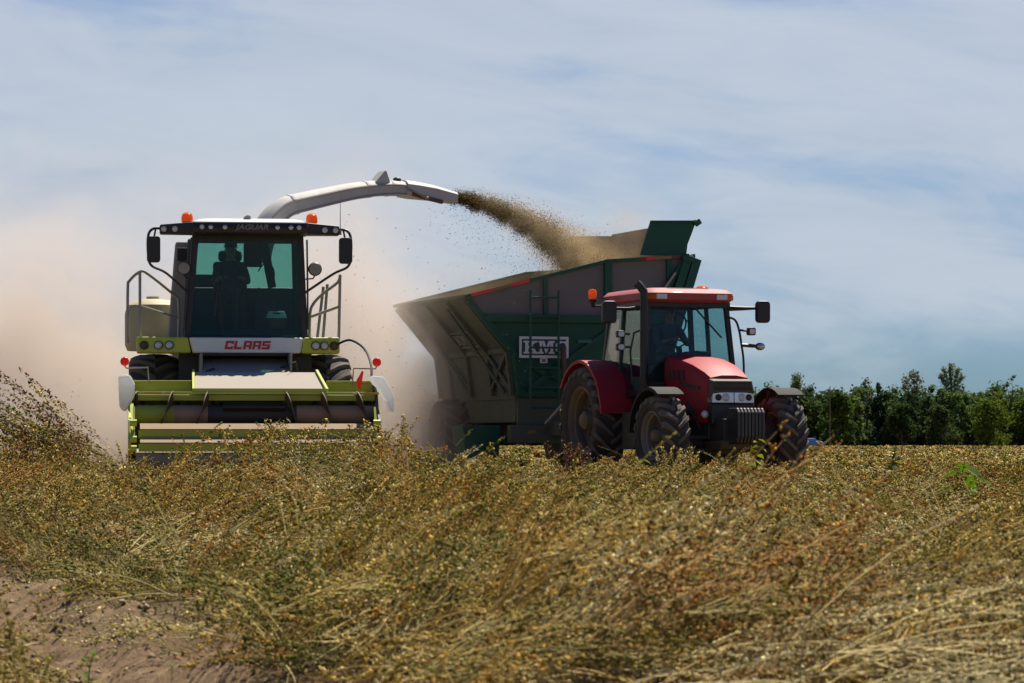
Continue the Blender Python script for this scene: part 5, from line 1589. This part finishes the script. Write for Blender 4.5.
def leaf(b, base, d, ln, w, tw):
    """pointed, folded, drooping leaf blade with a thin edge"""
    d = Vector(d).normalized()
    s = d.cross(Vector((0, 0, 1)))
    s = (s.normalized() if s.length > 0.05 else Vector((1, 0, 0)))
    s = Quaternion(d, tw) @ s
    u = s.cross(d).normalized()
    vs, fs = [], []
    prof = (0.08, 0.55, 0.95, 1.0, 0.75, 0.35, 0.02)
    for i, q in enumerate(prof):
        t = i / (len(prof) - 1)
        c = Vector(base) + d * ln * t - Vector((0, 0, 1)) * ln * 0.30 * t * t
        for e in (-1, -0.5, 0, 0.5, 1):
            vs.append(c + s * (w * 0.5 * q * e) + u * (abs(e) * w * 0.16 * q))
    for i in range(len(prof) - 1):
        for j in range(4):
            a = 5 * i + j
            fs.append((a, a + 1, a + 6, a + 5))
    b.faces(vs, fs)


def weed(name, px, py, Y, h, leaves, mat, label, lean=(0, 0), ln=0.08, up=0.3, upto=0.25, group=None):
    b = ground_hit(px, py, 0.08)
    if b.y < 36 and px > 300:
        b.z += 0.16
    k_ = b.y / Y
    h, ln, lean = h * k_, ln * k_, (lean[0] * k_, lean[1] * k_)
    root = empty(name, b, 0, label, 'weed', group)
    stem = poly_curve([(0, 0, -0.05), (lean[0] * 0.4, lean[1] * 0.4, h * 0.5), (lean[0], lean[1], h)], 5)
    B().tube(stem, [0.006 * (h / 0.3) ** 0.5 * (1 - 0.6 * i / (len(stem) - 1)) for i in range(len(stem))], 6).build('stem', M['weed_stem'], root)
    for k in range(leaves):
        t = upto + (1 - upto) * (k + 0.5) / leaves
        p = stem[min(int(t * (len(stem) - 1)), len(stem) - 1)]
        a = k * 2.4 + random.uniform(-.4, .4)
        l = ln * random.uniform(0.7, 1.15) * (1.1 - 0.4 * t)
        lb = B()
        lb_d = Vector((math.cos(a), math.sin(a) * 0.7, up + random.uniform(-.3, .3)))
        leaf(lb, p, lb_d, l, l * 0.62, random.uniform(-.6, .6))
        o = lb.build('leaf', mat, root, smooth=False)
        sd_ = o.modifiers.new('thick', 'SOLIDIFY')
        sd_.thickness = 0.0008
    return root


weed('broadleaf_weed', 756, 470, 30, 0.34, 9, M['leaf_yel'], 'yellow green leafy weed standing in front of the tractor front weights', (0.02, 0), 0.12, 0.0)
weed('broadleaf_weed', 641, 478, 28, 0.20, 6, M['leaf_yel'], 'small yellow green weed in front of the near front tyre of the tractor', (0.02, 0), 0.10, 0.1)
weed('broadleaf_weed', 592, 480, 27, 0.18, 5, M['leaf_yel'], 'small bright weed in front of the dark step below the tractor cab', (0.01, 0), 0.09, 0.1)
weed('broadleaf_weed', 958, 520, 14, 0.20, 7, M['leaf_grn'], 'fresh green broadleaf weed with yellowing lower leaves at the right of the field', (0.03, 0), 0.14, -0.2)
weed('broadleaf_weed', 990, 533, 13, 0.14, 3, M['leaf_grn'], 'green weed with upright folded leaves nearest the right edge of the photo', (-0.06, 0), 0.12, 0.5)
weed('broadleaf_weed', 891, 474, 40, 0.36, 22, M['leaf_dark'], 'bushy dark green weed in the far stubble right of the tractor', (0.05, 0), 0.12, 0.8)
weed('broadleaf_weed', 837, 470, 42, 0.28, 14, M['leaf_dark'], 'dark green weed in the far stubble next to the far front tyre', (0.02, 0), 0.10, 0.7)
weed('broadleaf_weed', 1004, 470, 38, 0.34, 10, M['leaf_grn'], 'spindly green weed with white tip near the horizon at the right', (0.03, 0), 0.07, 0.6)
weed('broadleaf_weed', 67, 604, 13.0, 0.07, 6, M['leaf_grn'], 'fresh green shoot rising from the bare soil at the lower left', (0.0, 0), 0.05, 1.2, 0.5)
weed('broadleaf_weed', 88, 674, 11.0, 0.07, 7, M['leaf_grn'], 'low green shoot among brown stubble in the lower left corner', (0.02, 0), 0.05, 1.0, 0.1)
weed('broadleaf_weed', 172, 662, 12.0, 0.025, 5, M['leaf_grn'], 'tiny green seedling on bare soil right of the lower left stubble', (0.0, 0), 0.03, 0.5, 0.1)
weed('broadleaf_weed', 640, 530, 14.5, 0.10, 6, M['leaf_yel'], 'yellow green weed in the windrow below the near front tyre', (0.03, 0), 0.09, 0.3)
weed('broadleaf_weed', 133, 447, 33, 0.16, 9, M['leaf_yel'], 'bright yellow green weed beside the left end of the header', (0, 0), 0.12, 0.4)
weed('broadleaf_weed', 410, 452, 36, 0.22, 12, M['leaf_grn'], 'green weed beside the right end of the header', (0.08, 0), 0.12, 0.4)

# ================================================================== trees
def leafy(name, nleaf, blobs, size, cols, seed, flat=1.0):
    r = np.random.default_rng(seed)
    blobs = np.array(blobs)
    w = blobs[:, 3] ** 2
    bi = r.choice(len(blobs), nleaf, p=w / w.sum())
    d = r.normal(size=(nleaf, 3))
    d /= np.linalg.norm(d, axis=1, keepdims=True)
    rad = blobs[bi, 3] * np.abs(r.normal(size=nleaf) * 0.42 + 0.72)
    P = blobs[bi, :3] + d * rad[:, None] * np.array([1, 1, flat])
    nrm = r.normal(size=(nleaf, 3)) + d * 0.8 + np.array([0, 0, 0.6])
    nrm /= np.linalg.norm(nrm, axis=1, keepdims=True)
    a = np.cross(nrm, r.normal(size=(nleaf, 3)))
    a /= np.linalg.norm(a, axis=1, keepdims=True)
    b = np.cross(nrm, a)
    s = size * (0.5 + r.random((nleaf, 1)))
    e = 0.55 + 0.6 * r.random((nleaf, 1))
    V = np.stack([P - a * s, P - b * s * e * 0.7 + nrm * s * .15, P + a * s * 1.1, P + b * s * e * 0.7 + nrm * s * .15], 1).reshape(-1, 3)
    F = np.arange(nleaf * 4).reshape(-1, 4)
    cb = np.array(cols)[r.choice(len(cols), len(blobs))][bi] * (0.75 + 0.5 * r.random((nleaf, 1)))
    return V, F, np.repeat(cb, 4, 0)


mleaf, nt, out = new_mat('tree_foliage')
ca = N(nt, 'ShaderNodeVertexColor', layer_name='Col')
df = N(nt, 'ShaderNodeBsdfDiffuse')
tr_ = N(nt, 'ShaderNodeBsdfTranslucent')
nt.links.new(ca.outputs[0], df.inputs[0])
nt.links.new(ca.outputs[0], tr_.inputs[0])
mx = N(nt, 'ShaderNodeMixShader')
mx.inputs[0].default_value = 0.4
nt.links.new(df.outputs[0], mx.inputs[1])
nt.links.new(tr_.outputs[0], mx.inputs[2])
nt.links.new(mx.outputs[0], out.inputs[0])
M['bark'] = paint('tree_bark', (0.10, 0.085, 0.07), 0.9, dust=0.05, up=0.0)
GREENS = [(0.06, 0.095, 0.03), (0.075, 0.115, 0.034), (0.05, 0.085, 0.034), (0.09, 0.13, 0.036), (0.065, 0.095, 0.044)]


def oak_blobs(r, h, w, n):
    bl = []
    for k in range(n):
        z = h * (0.10 + 0.84 * r.random())
        q = w * 0.5 * math.sin(min(1.0, (h * 1.06 - z) / h * 1.5) * PI / 2) ** 0.7
        a = r.random() * 2 * PI
        d = q * math.sqrt(r.random()) * 0.85
        bl.append((d * math.cos(a), d * math.sin(a), z, w * (0.07 + 0.12 * r.random())))
    return bl


def trunk_mesh(b, r, h, w, rad, limbs, lo=0.3):
    top = Vector((r.normal() * 0.03 * h, r.normal() * 0.03 * h, h * 0.8))
    b.tube([(0, 0, -0.3), (0.02 * h * r.normal(), 0, h * 0.3), top], [rad * 1.3, rad, rad * 0.35], 7)
    for k in range(limbs):
        t = lo + (0.92 - lo) * r.random()
        a = r.random() * 2 * PI
        s = Vector((0, 0, h * 0.8 * t)) + Vector((top.x, top.y, 0)) * t
        e = s + Vector((math.cos(a) * w * 0.35, math.sin(a) * w * 0.35, h * (0.12 + 0.12 * r.random())))
        m_ = (s + e) / 2 + Vector((0, 0, -0.02 * h))
        b.tube([s, m_, e], [rad * 0.4, rad * 0.25, rad * 0.1], 5)
    return b


def tree(name, px, Y, h, w, nblob, nleaf, leafsize, cols, seed, label, limbs=7, blobs=None, lo=0.3, group=None):
    r = np.random.default_rng(seed)
    root = empty(name, ((px - CX) / F_PX * Y, Y, 0), r.random() * 6, label, 'tree', group)
    trunk_mesh(B(), r, h, w, 0.012 * h + 0.05, limbs, lo).build('trunk', M['bark'], root)
    bl = blobs if blobs is not None else oak_blobs(r, h, w, nblob)
    v, f, c = leafy('crown', nleaf, bl, leafsize, cols, seed)
    o = mesh_np('crown', v, f, mleaf, c)
    o.parent = root
    return root


PALE = [(0.11, 0.13, 0.05), (0.08, 0.11, 0.045)]
YEL = [(0.12, 0.17, 0.025), (0.10, 0.145, 0.022)]
rs = np.random.default_rng(11)
tree('emergent_tree', 796, 700, 16.3, 8.5, 16, 1000, 0.26, [(0.11, 0.15, 0.06), (0.15, 0.18, 0.08)], 21, 'sparse round topped tree rising above the wood just right of the tractor', 12,
     [(-2.8, 0, 13.4, 1.0), (-3.4, .4, 14.2, .8), (-1.9, 0, 14.0, .8), (0.6, 0, 14.6, 1.0), (1.6, 0, 15.2, 1.1), (2.6, .3, 14.6, 1.1), (0.9, 0, 15.6, .8), (3.2, 0, 13.8, .9), (1.2, 0, 13.2, 1.2), (-.6, 0, 12.6, 1.2), (2.6, 0, 12.6, 1.3), (0, 0, 11.6, 1.8)], 0.5)
tree('emergent_tree', 866, 700, 15.0, 4, 8, 150, 0.24, PALE, 22, 'thin bare tipped tree poking above the wood right of the utility pole', 16,
     [(-.8, 0, 14.2, .6), (0, 0, 14.6, .6), (.7, 0, 13.8, .6), (0, 0, 13.0, 1.0)], 0.45)
tree('emergent_tree', 878, 700, 14.2, 2, 8, 160, 0.30, GREENS, 23, 'short spiky snag beside the thin bare tipped tree above the wood', 12, [(0, 0, 13.2, .5), (0.2, 0, 13.8, .35), (-.3, 0, 12.4, .8)], 0.5)
tree('emergent_tree', 911, 700, 16.4, 10, 16, 620, 0.26, [(0.13, 0.15, 0.08), (0.16, 0.17, 0.10)], 24, 'flat topped open tree with clumped branches above the middle of the wood', 14,
     [(-3.6, 0, 14.4, .9), (-2.8, 0, 15.3, .9), (-1.4, 0, 15.9, .9), (0, 0, 15.6, .8), (1.2, 0, 14.6, .8), (2.4, 0, 14.9, .7), (3.4, 0, 14.2, .7), (-1.6, 0, 14.2, .8), (.8, 0, 13.4, .9), (2.8, 0, 13.2, .9), (-2.6, 0, 13.0, 1.0)], 0.5)
fan = [(math.sin(a) * q, 0.3 * math.sin(7 * a), 11.4 + math.cos(a) * q, 0.34 + 0.04 * q) for a in np.linspace(-0.85, 0.85, 6) for q in (1.5, 2.6, 3.6, 4.6, 5.5, 6.3)]
tree('emergent_tree', 951, 700, 17.8, 9, 16, 1500, 0.28, [(0.17, 0.23, 0.12), (0.21, 0.26, 0.15)], 25, 'tall pale green fan shaped tree, highest above the wood', 14, fan, 0.5)
tree('emergent_tree', 1007, 700, 15.6, 4, 8, 150, 0.26, PALE, 26, 'leaning half bare tree above the wood near the right edge of the photo', 12, [(-1.0, 0, 14.8, .6), (-.2, 0, 13.8, .7), (.6, 0, 13.0, .9), (-1.4, 0, 15.3, .4)], 0.45)
tree('roadside_tree', 990, 672, 10.2, 9.5, 34, 3600, 0.34, YEL, 27, 'bright yellow green bushy tree standing before the dark wood at the right')
tree('roadside_tree', 838, 676, 11.6, 8.5, 34, 3200, 0.34, [(0.06, 0.10, 0.02), (0.05, 0.085, 0.02)], 28, 'rounded mid green tree standing before the wood behind the utility pole')
tree('roadside_tree', 942, 674, 8.6, 8.0, 30, 2600, 0.34, [(0.07, 0.095, 0.03), (0.055, 0.08, 0.025)], 29, 'low olive green bushy tree before the wood below the fan shaped tree')
tree('roadside_tree', 902, 676, 9.8, 7.0, 30, 2600, 0.34, [(0.035, 0.06, 0.02), (0.045, 0.07, 0.022)], 30, 'dark green rounded tree before the wood below the flat topped tree')
# the rest of the wood reads as one mass
WV, WF, WC, off = [], [], [], 0
for row, (Yw, step, h0, h1) in enumerate(((694, 4.0, 9.0, 12.6), (702, 4.0, 11.0, 13.4), (712, 4.2, 11.8, 13.9), (722, 4.2, 12.3, 14.2))):
    x = -40.0
    while x < 240:
        h, w = rs.uniform(h0, h1), rs.uniform(5.5, 8.5)
        bl = oak_blobs(rs, h, w, 34)
        g = GREENS[rs.integers(len(GREENS))]
        j = rs.uniform(0.8, 1.25)
        cols = [tuple(cv_ * j for cv_ in g), tuple(cv_ * j * 1.25 for cv_ in g)]
        if rs.random() < 0.12:
            cols = YEL
        v, f, c = leafy('', 1500 if row < 2 else 1100, bl, 0.40, cols, int(rs.integers(1e6)))
        v = v + np.array([x + rs.normal(), Yw + rs.normal() * 2, 0])
        WV.append(v)
        WF.append(f + off)
        WC.append(c)
        off += len(v)
        # understorey
        ub = [(rs.normal() * 2.5, rs.normal() * 1.5, rs.uniform(0.2, 3.6), rs.uniform(0.9, 1.7)) for _ in range(9)]
        v, f, c = leafy('', 460, ub, 0.42, [(0.075, 0.115, 0.045), (0.06, 0.10, 0.05)], int(rs.integers(1e6)))
        WV.append(v + np.array([x, Yw - 1.0, 0]))
        WF.append(f + off)
        WC.append(c)
        off += len(v)
        x += step * rs.uniform(0.75, 1.25)
wood = mesh_np('woodland', np.concatenate(WV), np.concatenate(WF), mleaf, np.concatenate(WC))
tag(wood, 'dense dark green wood along the far edge of the field', 'woodland', kind='stuff')

up_ = empty('utility_pole', ((830 - CX) / F_PX * 660, 660, 0), 0.2, 'thin weathered utility pole standing before the wood right of the tractor', 'utility pole')
B().tube([(0, 0, -0.5), (0, 0, 12.6)], [0.14, 0.10], 10).build('pole_shaft', M['pole'], up_, smooth=True)
B().box(-0.9, 0.9, -0.06, 0.06, 11.7, 11.85).build('cross_arm', M['pole'], up_)
ib = B()
for x in (-0.8, 0, 0.8):
    ib.lathe([(11.85, 0.04), (12.0, 0.05), (12.05, 0.02)], 8, 'z', (x, 0, 0))
ib.build('insulators', M['lens'], up_)

# far blue car
car = empty('parked_car', ((808 - CX) / F_PX * 470, 470, 0.05), R(12), 'bright blue car partly hidden behind the far front tyre at the edge of the wood', 'car')
cbp = [(-2.1, 0.35), (-2.15, 0.62), (-1.95, 0.86), (-1.15, 0.95), (1.15, 0.98), (1.95, 0.90), (2.12, 0.65), (2.1, 0.35)]
B().prism(cbp, 'y', -0.85, 0.85).build('body', M['carblue'], car, bevel=0.08)
B().hexa([(-1.2, -0.78, 0.95), (1.35, -0.78, 0.95), (1.35, 0.78, 0.95), (-1.2, 0.78, 0.95)], [(-0.55, -0.62, 1.42), (0.85, -0.62, 1.42), (0.85, 0.62, 1.42), (-0.55, 0.62, 1.42)]).build('cabin', M['carblue'], car, bevel=0.08)
B().hexa([(-1.0, -0.775, 1.0), (1.1, -0.775, 1.0), (1.1, -0.74, 1.0), (-1.0, -0.74, 1.0)], [(-0.5, -0.65, 1.35), (0.78, -0.65, 1.35), (0.78, -0.62, 1.35), (-0.5, -0.62, 1.35)]).build('side_window', M['chrome'], car)
B().hexa([(1.22, -0.66, 1.0), (1.36, -0.66, 0.99), (1.36, 0.66, 0.99), (1.22, 0.66, 1.0)], [(0.84, -0.55, 1.37), (0.92, -0.55, 1.36), (0.92, 0.55, 1.36), (0.84, 0.55, 1.37)]).build('windscreen', M['chrome'], car)
for x in (-1.3, 1.35):
    for y in (-0.78, 0.78):
        B().lathe([(-0.1, 0.2), (-0.1, 0.31), (0.1, 0.31), (0.1, 0.2)], 18, 'y', (x, y, 0.31)).build('wheel', M['rubber'], car, smooth=True)
for y in (-0.6, 0.6):
    B().ball((2.08, y, 0.72), 0.08, 0.17, 0.08).build('headlight', M['lens'], car, smooth=True)

# ================================================================== flying crop
SPX = [(452, 197, 52.05), (478, 203.5, 52.7), (505, 215, 53.35), (532, 229, 54.0), (556, 244, 54.7), (574, 260, 55.3), (584, 276, 55.7)]
path = poly_curve([at(*p) for p in SPX], 8)
PA = np.array([tuple(p) for p in path])


def flakes(P, size, cols):
    n = len(P)
    a = rng.normal(size=(n, 3))
    a /= np.linalg.norm(a, axis=1, keepdims=True)
    b = np.cross(a, rng.normal(size=(n, 3)))
    b /= np.linalg.norm(b, axis=1, keepdims=True)
    c = np.cross(a, b)
    s = size[:, None]
    V = np.stack([P - a * s, P - b * s * 0.45, P + a * s, P + b * s * 0.45, P + c * s * 0.3], 1).reshape(-1, 3)
    F = (np.array([[0, 1, 4], [1, 2, 4], [2, 3, 4], [3, 0, 4]])[None] + (5 * np.arange(n))[:, None, None]).reshape(-1, 3)
    return V, F, np.repeat(cols, 5, 0)


def along(n, skew):
    t = rng.random(n) ** skew * (len(PA) - 1.001)
    i = t.astype(int)
    return PA[i] + (PA[i + 1] - PA[i]) * (t - i)[:, None], t / (len(PA) - 1)


n = 75000
P, t = along(n, 0.85)
nz = np.stack([fbm(t * 26, t * 0 + k * 9.7, 3) - 0.5 for k in range(3)], 1)
P = P + nz * (0.10 + 0.35 * t)[:, None] + rng.normal(size=(n, 3)) * (0.045 + 0.115 * t ** 1.1)[:, None] * np.array([1, 1, 1.0])
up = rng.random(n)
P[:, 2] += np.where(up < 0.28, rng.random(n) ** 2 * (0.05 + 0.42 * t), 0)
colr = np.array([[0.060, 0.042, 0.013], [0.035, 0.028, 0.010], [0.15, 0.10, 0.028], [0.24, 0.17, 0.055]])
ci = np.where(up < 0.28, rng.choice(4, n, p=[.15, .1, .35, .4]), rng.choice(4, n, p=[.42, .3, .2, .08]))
S = rng.uniform(0.005, 0.016, n)
v1 = flakes(P, S, colr[ci] * (0.7 + 0.6 * rng.random((n, 1))))
# fine chaff that drifts off the jet and lands in the cart
n = 16000
P, t = along(n, 0.45)
P = P + rng.normal(size=(n, 3)) * np.stack([0.10 + 0.30 * t ** 2, 0.1 + 0.35 * t, 0.06 + 0.16 * t], 1)
P[:, 2] += 0.05 + 0.12 * t * rng.random(n)
v2 = flakes(P, rng.uniform(0.004, 0.011, n), np.array([[0.36, 0.27, 0.12]]) * (0.6 + 0.7 * rng.random((n, 1))))
n = 1200
P, t = along(n, 0.8)
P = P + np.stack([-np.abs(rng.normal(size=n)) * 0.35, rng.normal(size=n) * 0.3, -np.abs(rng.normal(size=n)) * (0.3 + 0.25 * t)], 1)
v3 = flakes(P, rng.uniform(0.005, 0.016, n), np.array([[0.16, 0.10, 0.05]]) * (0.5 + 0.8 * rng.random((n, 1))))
P = PA[-5] + rng.normal(size=(5000, 3)) * np.array([0.36, 0.5, 0.20]) + np.array([0.25, 0.1, 0.0])
v4 = flakes(P, rng.uniform(0.008, 0.022, 5000), np.array([[0.30, 0.20, 0.07]]) * (0.6 + 0.7 * rng.random((5000, 1))))
sv, sf, scol = merge([v1, v2, v3, v4])
jet = mesh_np('chopped_crop_jet', sv, sf, mcrop, scol)
tag(jet, 'jet of brown chopped crop flying from the spout into the cart', 'flying crop', kind='stuff')
n = 420
P = np.stack([rng.uniform(-3.6, 0.3, n), rng.uniform(50.5, 54, n), 0.6 + 3.6 * rng.random(n)], 1)
fb_ = flakes(P, rng.uniform(0.007, 0.02, n), np.array([[0.16, 0.11, 0.06]]) * (0.5 + 0.8 * rng.random((n, 1))))
n2_ = 40
P2 = np.stack([rng.uniform(-8, -6, n2_), rng.uniform(44, 50, n2_), 0.3 + 1.2 * rng.random(n2_)], 1)
fb2 = flakes(P2, rng.uniform(0.008, 0.022, n2_), np.array([[0.10, 0.07, 0.04]]) * np.ones((n2_, 1)))
sv, sf, scol = merge([fb_, fb2])
tag(mesh_np('drifting_chaff', sv, sf, mcrop, scol), 'loose specks of chaff drifting in the air beside the harvester', 'chaff', kind='stuff')

# ================================================================== dust
DX0, DX1, DY0, DY1, DZ0, DZ1 = -17.0, -0.35, 50.7, 62.0, -0.2, 6.6
db = B().box(DX0, DX1, DY0, DY1, DZ0, DZ1)
m, nt, out = new_mat('airborne_dust')
L = nt.links.new
tc = N(nt, 'ShaderNodeNewGeometry')
nz = N(nt, 'ShaderNodeTexNoise', Scale=0.55, Detail=6.0, Roughness=0.6, Distortion=0.8)
L(tc.outputs['Position'], nz.inputs['Vector'])
sx = N(nt, 'ShaderNodeSeparateXYZ')
L(tc.outputs['Position'], sx.inputs[0])


def gauss(cx, cy, cz, rx, ry, rz, amp):
    s = None
    for i, (c, r) in enumerate(((cx, rx), (cy, ry), (cz, rz))):
        q = math_n(nt, 'DIVIDE', math_n(nt, 'SUBTRACT', sx.outputs[i], c), r)
        q = math_n(nt, 'MULTIPLY', q, q)
        s = q if s is None else math_n(nt, 'ADD', s, q)
    return math_n(nt, 'MULTIPLY', math_n(nt, 'EXPONENT', math_n(nt, 'MULTIPLY', s, -1.0)), amp)


tot = None
for g in ((-10.5, 56.0, 0.0, 3.8, 2.6, 2.9, 0.62), (-8.0, 56.0, 0.8, 2.6, 2.6, 2.4, 0.40), (-5.0, 57.0, 1.0, 3.2, 2.2, 2.6, 0.35), (-3.0, 56.0, 0.4, 1.5, 2.4, 2.7, 0.62), (-2.0, 56.6, 0.3, 1.2, 2.2, 1.6, 0.34), (-1.6, 54.0, 0.2, 1.0, 2.0, 1.1, 0.10)):
    q = gauss(*g)
    tot = q if tot is None else math_n(nt, 'ADD', tot, q)
fac = math_n(nt, 'MAXIMUM', math_n(nt, 'SUBTRACT', math_n(nt, 'MULTIPLY', nz.outputs[0], 8.5), 3.25), 0.08)
den = math_n(nt, 'MULTIPLY', tot, fac)
# nothing reaches the faces of the box
for i, (a, b_) in enumerate(((DX0, DX1), (DY0, DY1), (DZ0 - 3, DZ1))):
    q = math_n(nt, 'MINIMUM', math_n(nt, 'SUBTRACT', sx.outputs[i], a), math_n(nt, 'SUBTRACT', b_, sx.outputs[i]))
    q = math_n(nt, 'MINIMUM', math_n(nt, 'MAXIMUM', math_n(nt, 'MULTIPLY', q, 1.0), 0.0), 1.0)
    den = math_n(nt, 'MULTIPLY', den, q)
pv = N(nt, 'ShaderNodeVolumePrincipled')
pv.inputs['Color'].default_value = (0.82, 0.72, 0.63, 1)
pv.inputs['Anisotropy'].default_value = 0.25
L(den, pv.inputs['Density'])
L(pv.outputs[0], out.inputs['Volume'])
dust = db.build('dust_cloud', m)
tag(dust, 'pinkish tan dust cloud hanging behind the forage harvester', 'dust', kind='stuff')

# thin chaff dust drifting round the jet and over the cart
m, nt, out = new_mat('chaff_haze')
L = nt.links.new
tc = N(nt, 'ShaderNodeNewGeometry')
nz = N(nt, 'ShaderNodeTexNoise', Scale=2.2, Detail=5.0, Roughness=0.6, Distortion=1.0)
L(tc.outputs['Position'], nz.inputs['Vector'])
sx = N(nt, 'ShaderNodeSeparateXYZ')
L(tc.outputs['Position'], sx.inputs[0])
tot = None
for i_, t_ in ((10, 0.9), (18, 1.3), (26, 1.5), (34, 1.6), (42, 1.4), (46, 1.0)):
    c_ = path[i_]
    s_ = 0.16 + 0.006 * i_
    q = gauss(c_.x + 0.03, c_.y, c_.z + 0.06, s_, s_ * 1.4, s_ * 0.8, t_)
    tot = q if tot is None else math_n(nt, 'ADD', tot, q)
tot = math_n(nt, 'ADD', tot, gauss(1.9, 55.8, 3.75, 0.75, 0.9, 0.28, 0.12))
tot = math_n(nt, 'ADD', tot, gauss(2.0, 56.0, 4.35, 0.35, 0.6, 0.30, 0.35))
tot = math_n(nt, 'ADD', tot, gauss(-0.6, 54.5, 3.2, 0.9, 1.6, 0.6, 0.08))
den = math_n(nt, 'MULTIPLY', tot, math_n(nt, 'MAXIMUM', math_n(nt, 'SUBTRACT', math_n(nt, 'MULTIPLY', nz.outputs[0], 5.0), 1.7), 0.05))
pv = N(nt, 'ShaderNodeVolumePrincipled')
pv.inputs['Color'].default_value = (0.66, 0.52, 0.33, 1)
pv.inputs['Anisotropy'].default_value = 0.2
L(den, pv.inputs['Density'])
L(pv.outputs[0], out.inputs['Volume'])
tag(B().box(-2.6, 3.6, 51.4, 58.0, 2.2, 5.3).build('chaff_haze', m), 'thin golden chaff dust hanging round the jet above the cart', 'dust', kind='stuff')

# ================================================================== sky, sun, camera
w = bpy.data.worlds.new('World')
scene.world = w
w.use_nodes = True
nt = w.node_tree
nt.nodes.clear()
L = nt.links.new
wo = nt.nodes.new('ShaderNodeOutputWorld')
bg = nt.nodes.new('ShaderNodeBackground')
sky = nt.nodes.new('ShaderNodeTexSky')
sky.sky_type = 'NISHITA'
sky.sun_disc = False
sky.sun_elevation = SUN_EL
sky.sun_rotation = SUN_AZ
sky.air_density = 1.0
sky.dust_density = 0.6
sky.ozone_density = 1.5
tc = N(nt, 'ShaderNodeTexCoord')
sx = N(nt, 'ShaderNodeSeparateXYZ')
L(tc.outputs['Generated'], sx.inputs[0])


def comb(ax, az, rot=0.0):
    c = N(nt, 'ShaderNodeCombineXYZ')
    L(math_n(nt, 'ADD', math_n(nt, 'MULTIPLY', sx.outputs[0], ax), math_n(nt, 'MULTIPLY', sx.outputs[2], rot * ax)), c.inputs[0])
    L(math_n(nt, 'MULTIPLY', sx.outputs[1], 1.5), c.inputs[1])
    L(math_n(nt, 'ADD', math_n(nt, 'MULTIPLY', sx.outputs[2], az), math_n(nt, 'MULTIPLY', sx.outputs[0], rot * az * 0.25)), c.inputs[2])
    return c.outputs[0]


na = N(nt, 'ShaderNodeTexNoise', Scale=1.0, Detail=5.0, Roughness=0.5, Distortion=0.4)
L(comb(4.5, 16.0, 0.35), na.inputs['Vector'])
nb_ = N(nt, 'ShaderNodeTexNoise', Scale=1.0, Detail=6.0, Roughness=0.6, Distortion=0.6)
L(comb(14.0, 52.0, 0.3), nb_.inputs['Vector'])
cl = math_n(nt, 'ADD', math_n(nt, 'MULTIPLY', na.outputs[0], 0.82), math_n(nt, 'MULTIPLY', nb_.outputs[0], 0.18))
elev = math_n(nt, 'MULTIPLY', math_n(nt, 'SUBTRACT', sx.outputs[2], 0.055), 1.9)
hi = math_n(nt, 'MULTIPLY', math_n(nt, 'MAXIMUM', math_n(nt, 'SUBTRACT', sx.outputs[2], 0.16), 0.0), 2.5)
cl = math_n(nt, 'SUBTRACT', math_n(nt, 'ADD', cl, math_n(nt, 'MINIMUM', elev, 0.14)), hi)
cr = ramp(nt, [(0.425, (0, 0, 0)), (0.635, (1, 1, 1))], cl)
cr.color_ramp.interpolation = 'EASE'
skyc = mixc(nt, 1.0, sky.outputs[0], (0.33, 0.54, 0.88), 'MULTIPLY')
cloud = mixc(nt, nb_.outputs[0], (5.1, 5.9, 7.0), (6.8, 7.4, 8.2))
L(mixc(nt, math_n(nt, 'MULTIPLY', cr.outputs[0], 0.88), skyc, cloud), bg.inputs[0])
bg.inputs[1].default_value = 0.055
L(bg.outputs[0], wo.inputs[0])

sd = bpy.data.lights.new('sun', 'SUN')
sd.energy = 5.0
sd.angle = R(0.5)
sd.color = (1.0, 0.93, 0.81)
so_ = bpy.data.objects.new('sun', sd)
COL.objects.link(so_)
so_.rotation_euler = SUN.to_track_quat('Z', 'Y').to_euler()
so_.location = SUN * 100

cd = bpy.data.cameras.new('camera')
cam = bpy.data.objects.new('camera', cd)
COL.objects.link(cam)
cam.location = (0, 0, CAM_Z)
cam.rotation_euler = (R(90), 0, 0)
cd.sensor_width = 36
cd.lens = 36 * F_PX / 1024
cd.shift_y = (HY - 341.5) / 1024
cd.clip_start = 0.5
cd.clip_end = 5000
cd.dof.use_dof = True
cd.dof.focus_distance = 47
cd.dof.aperture_fstop = 11
scene.camera = cam

scene.view_settings.view_transform = 'Standard'
scene.view_settings.look = 'None'
scene.view_settings.exposure = 0.72
scene.view_settings.gamma = 1
cy_ = scene.cycles
cy_.use_denoising = True
try:
    cy_.denoiser = 'OPENIMAGEDENOISE'
    cy_.denoising_input_passes = 'RGB_ALBEDO_NORMAL'
except Exception:
    pass
cy_.transparent_max_bounces = 24
cy_.volume_bounces = 2
cy_.max_bounces = 8
cy_.diffuse_bounces = 3
cy_.glossy_bounces = 3
cy_.volume_step_rate = 2.0
cy_.volume_max_steps = 128
cy_.sample_clamp_indirect = 6
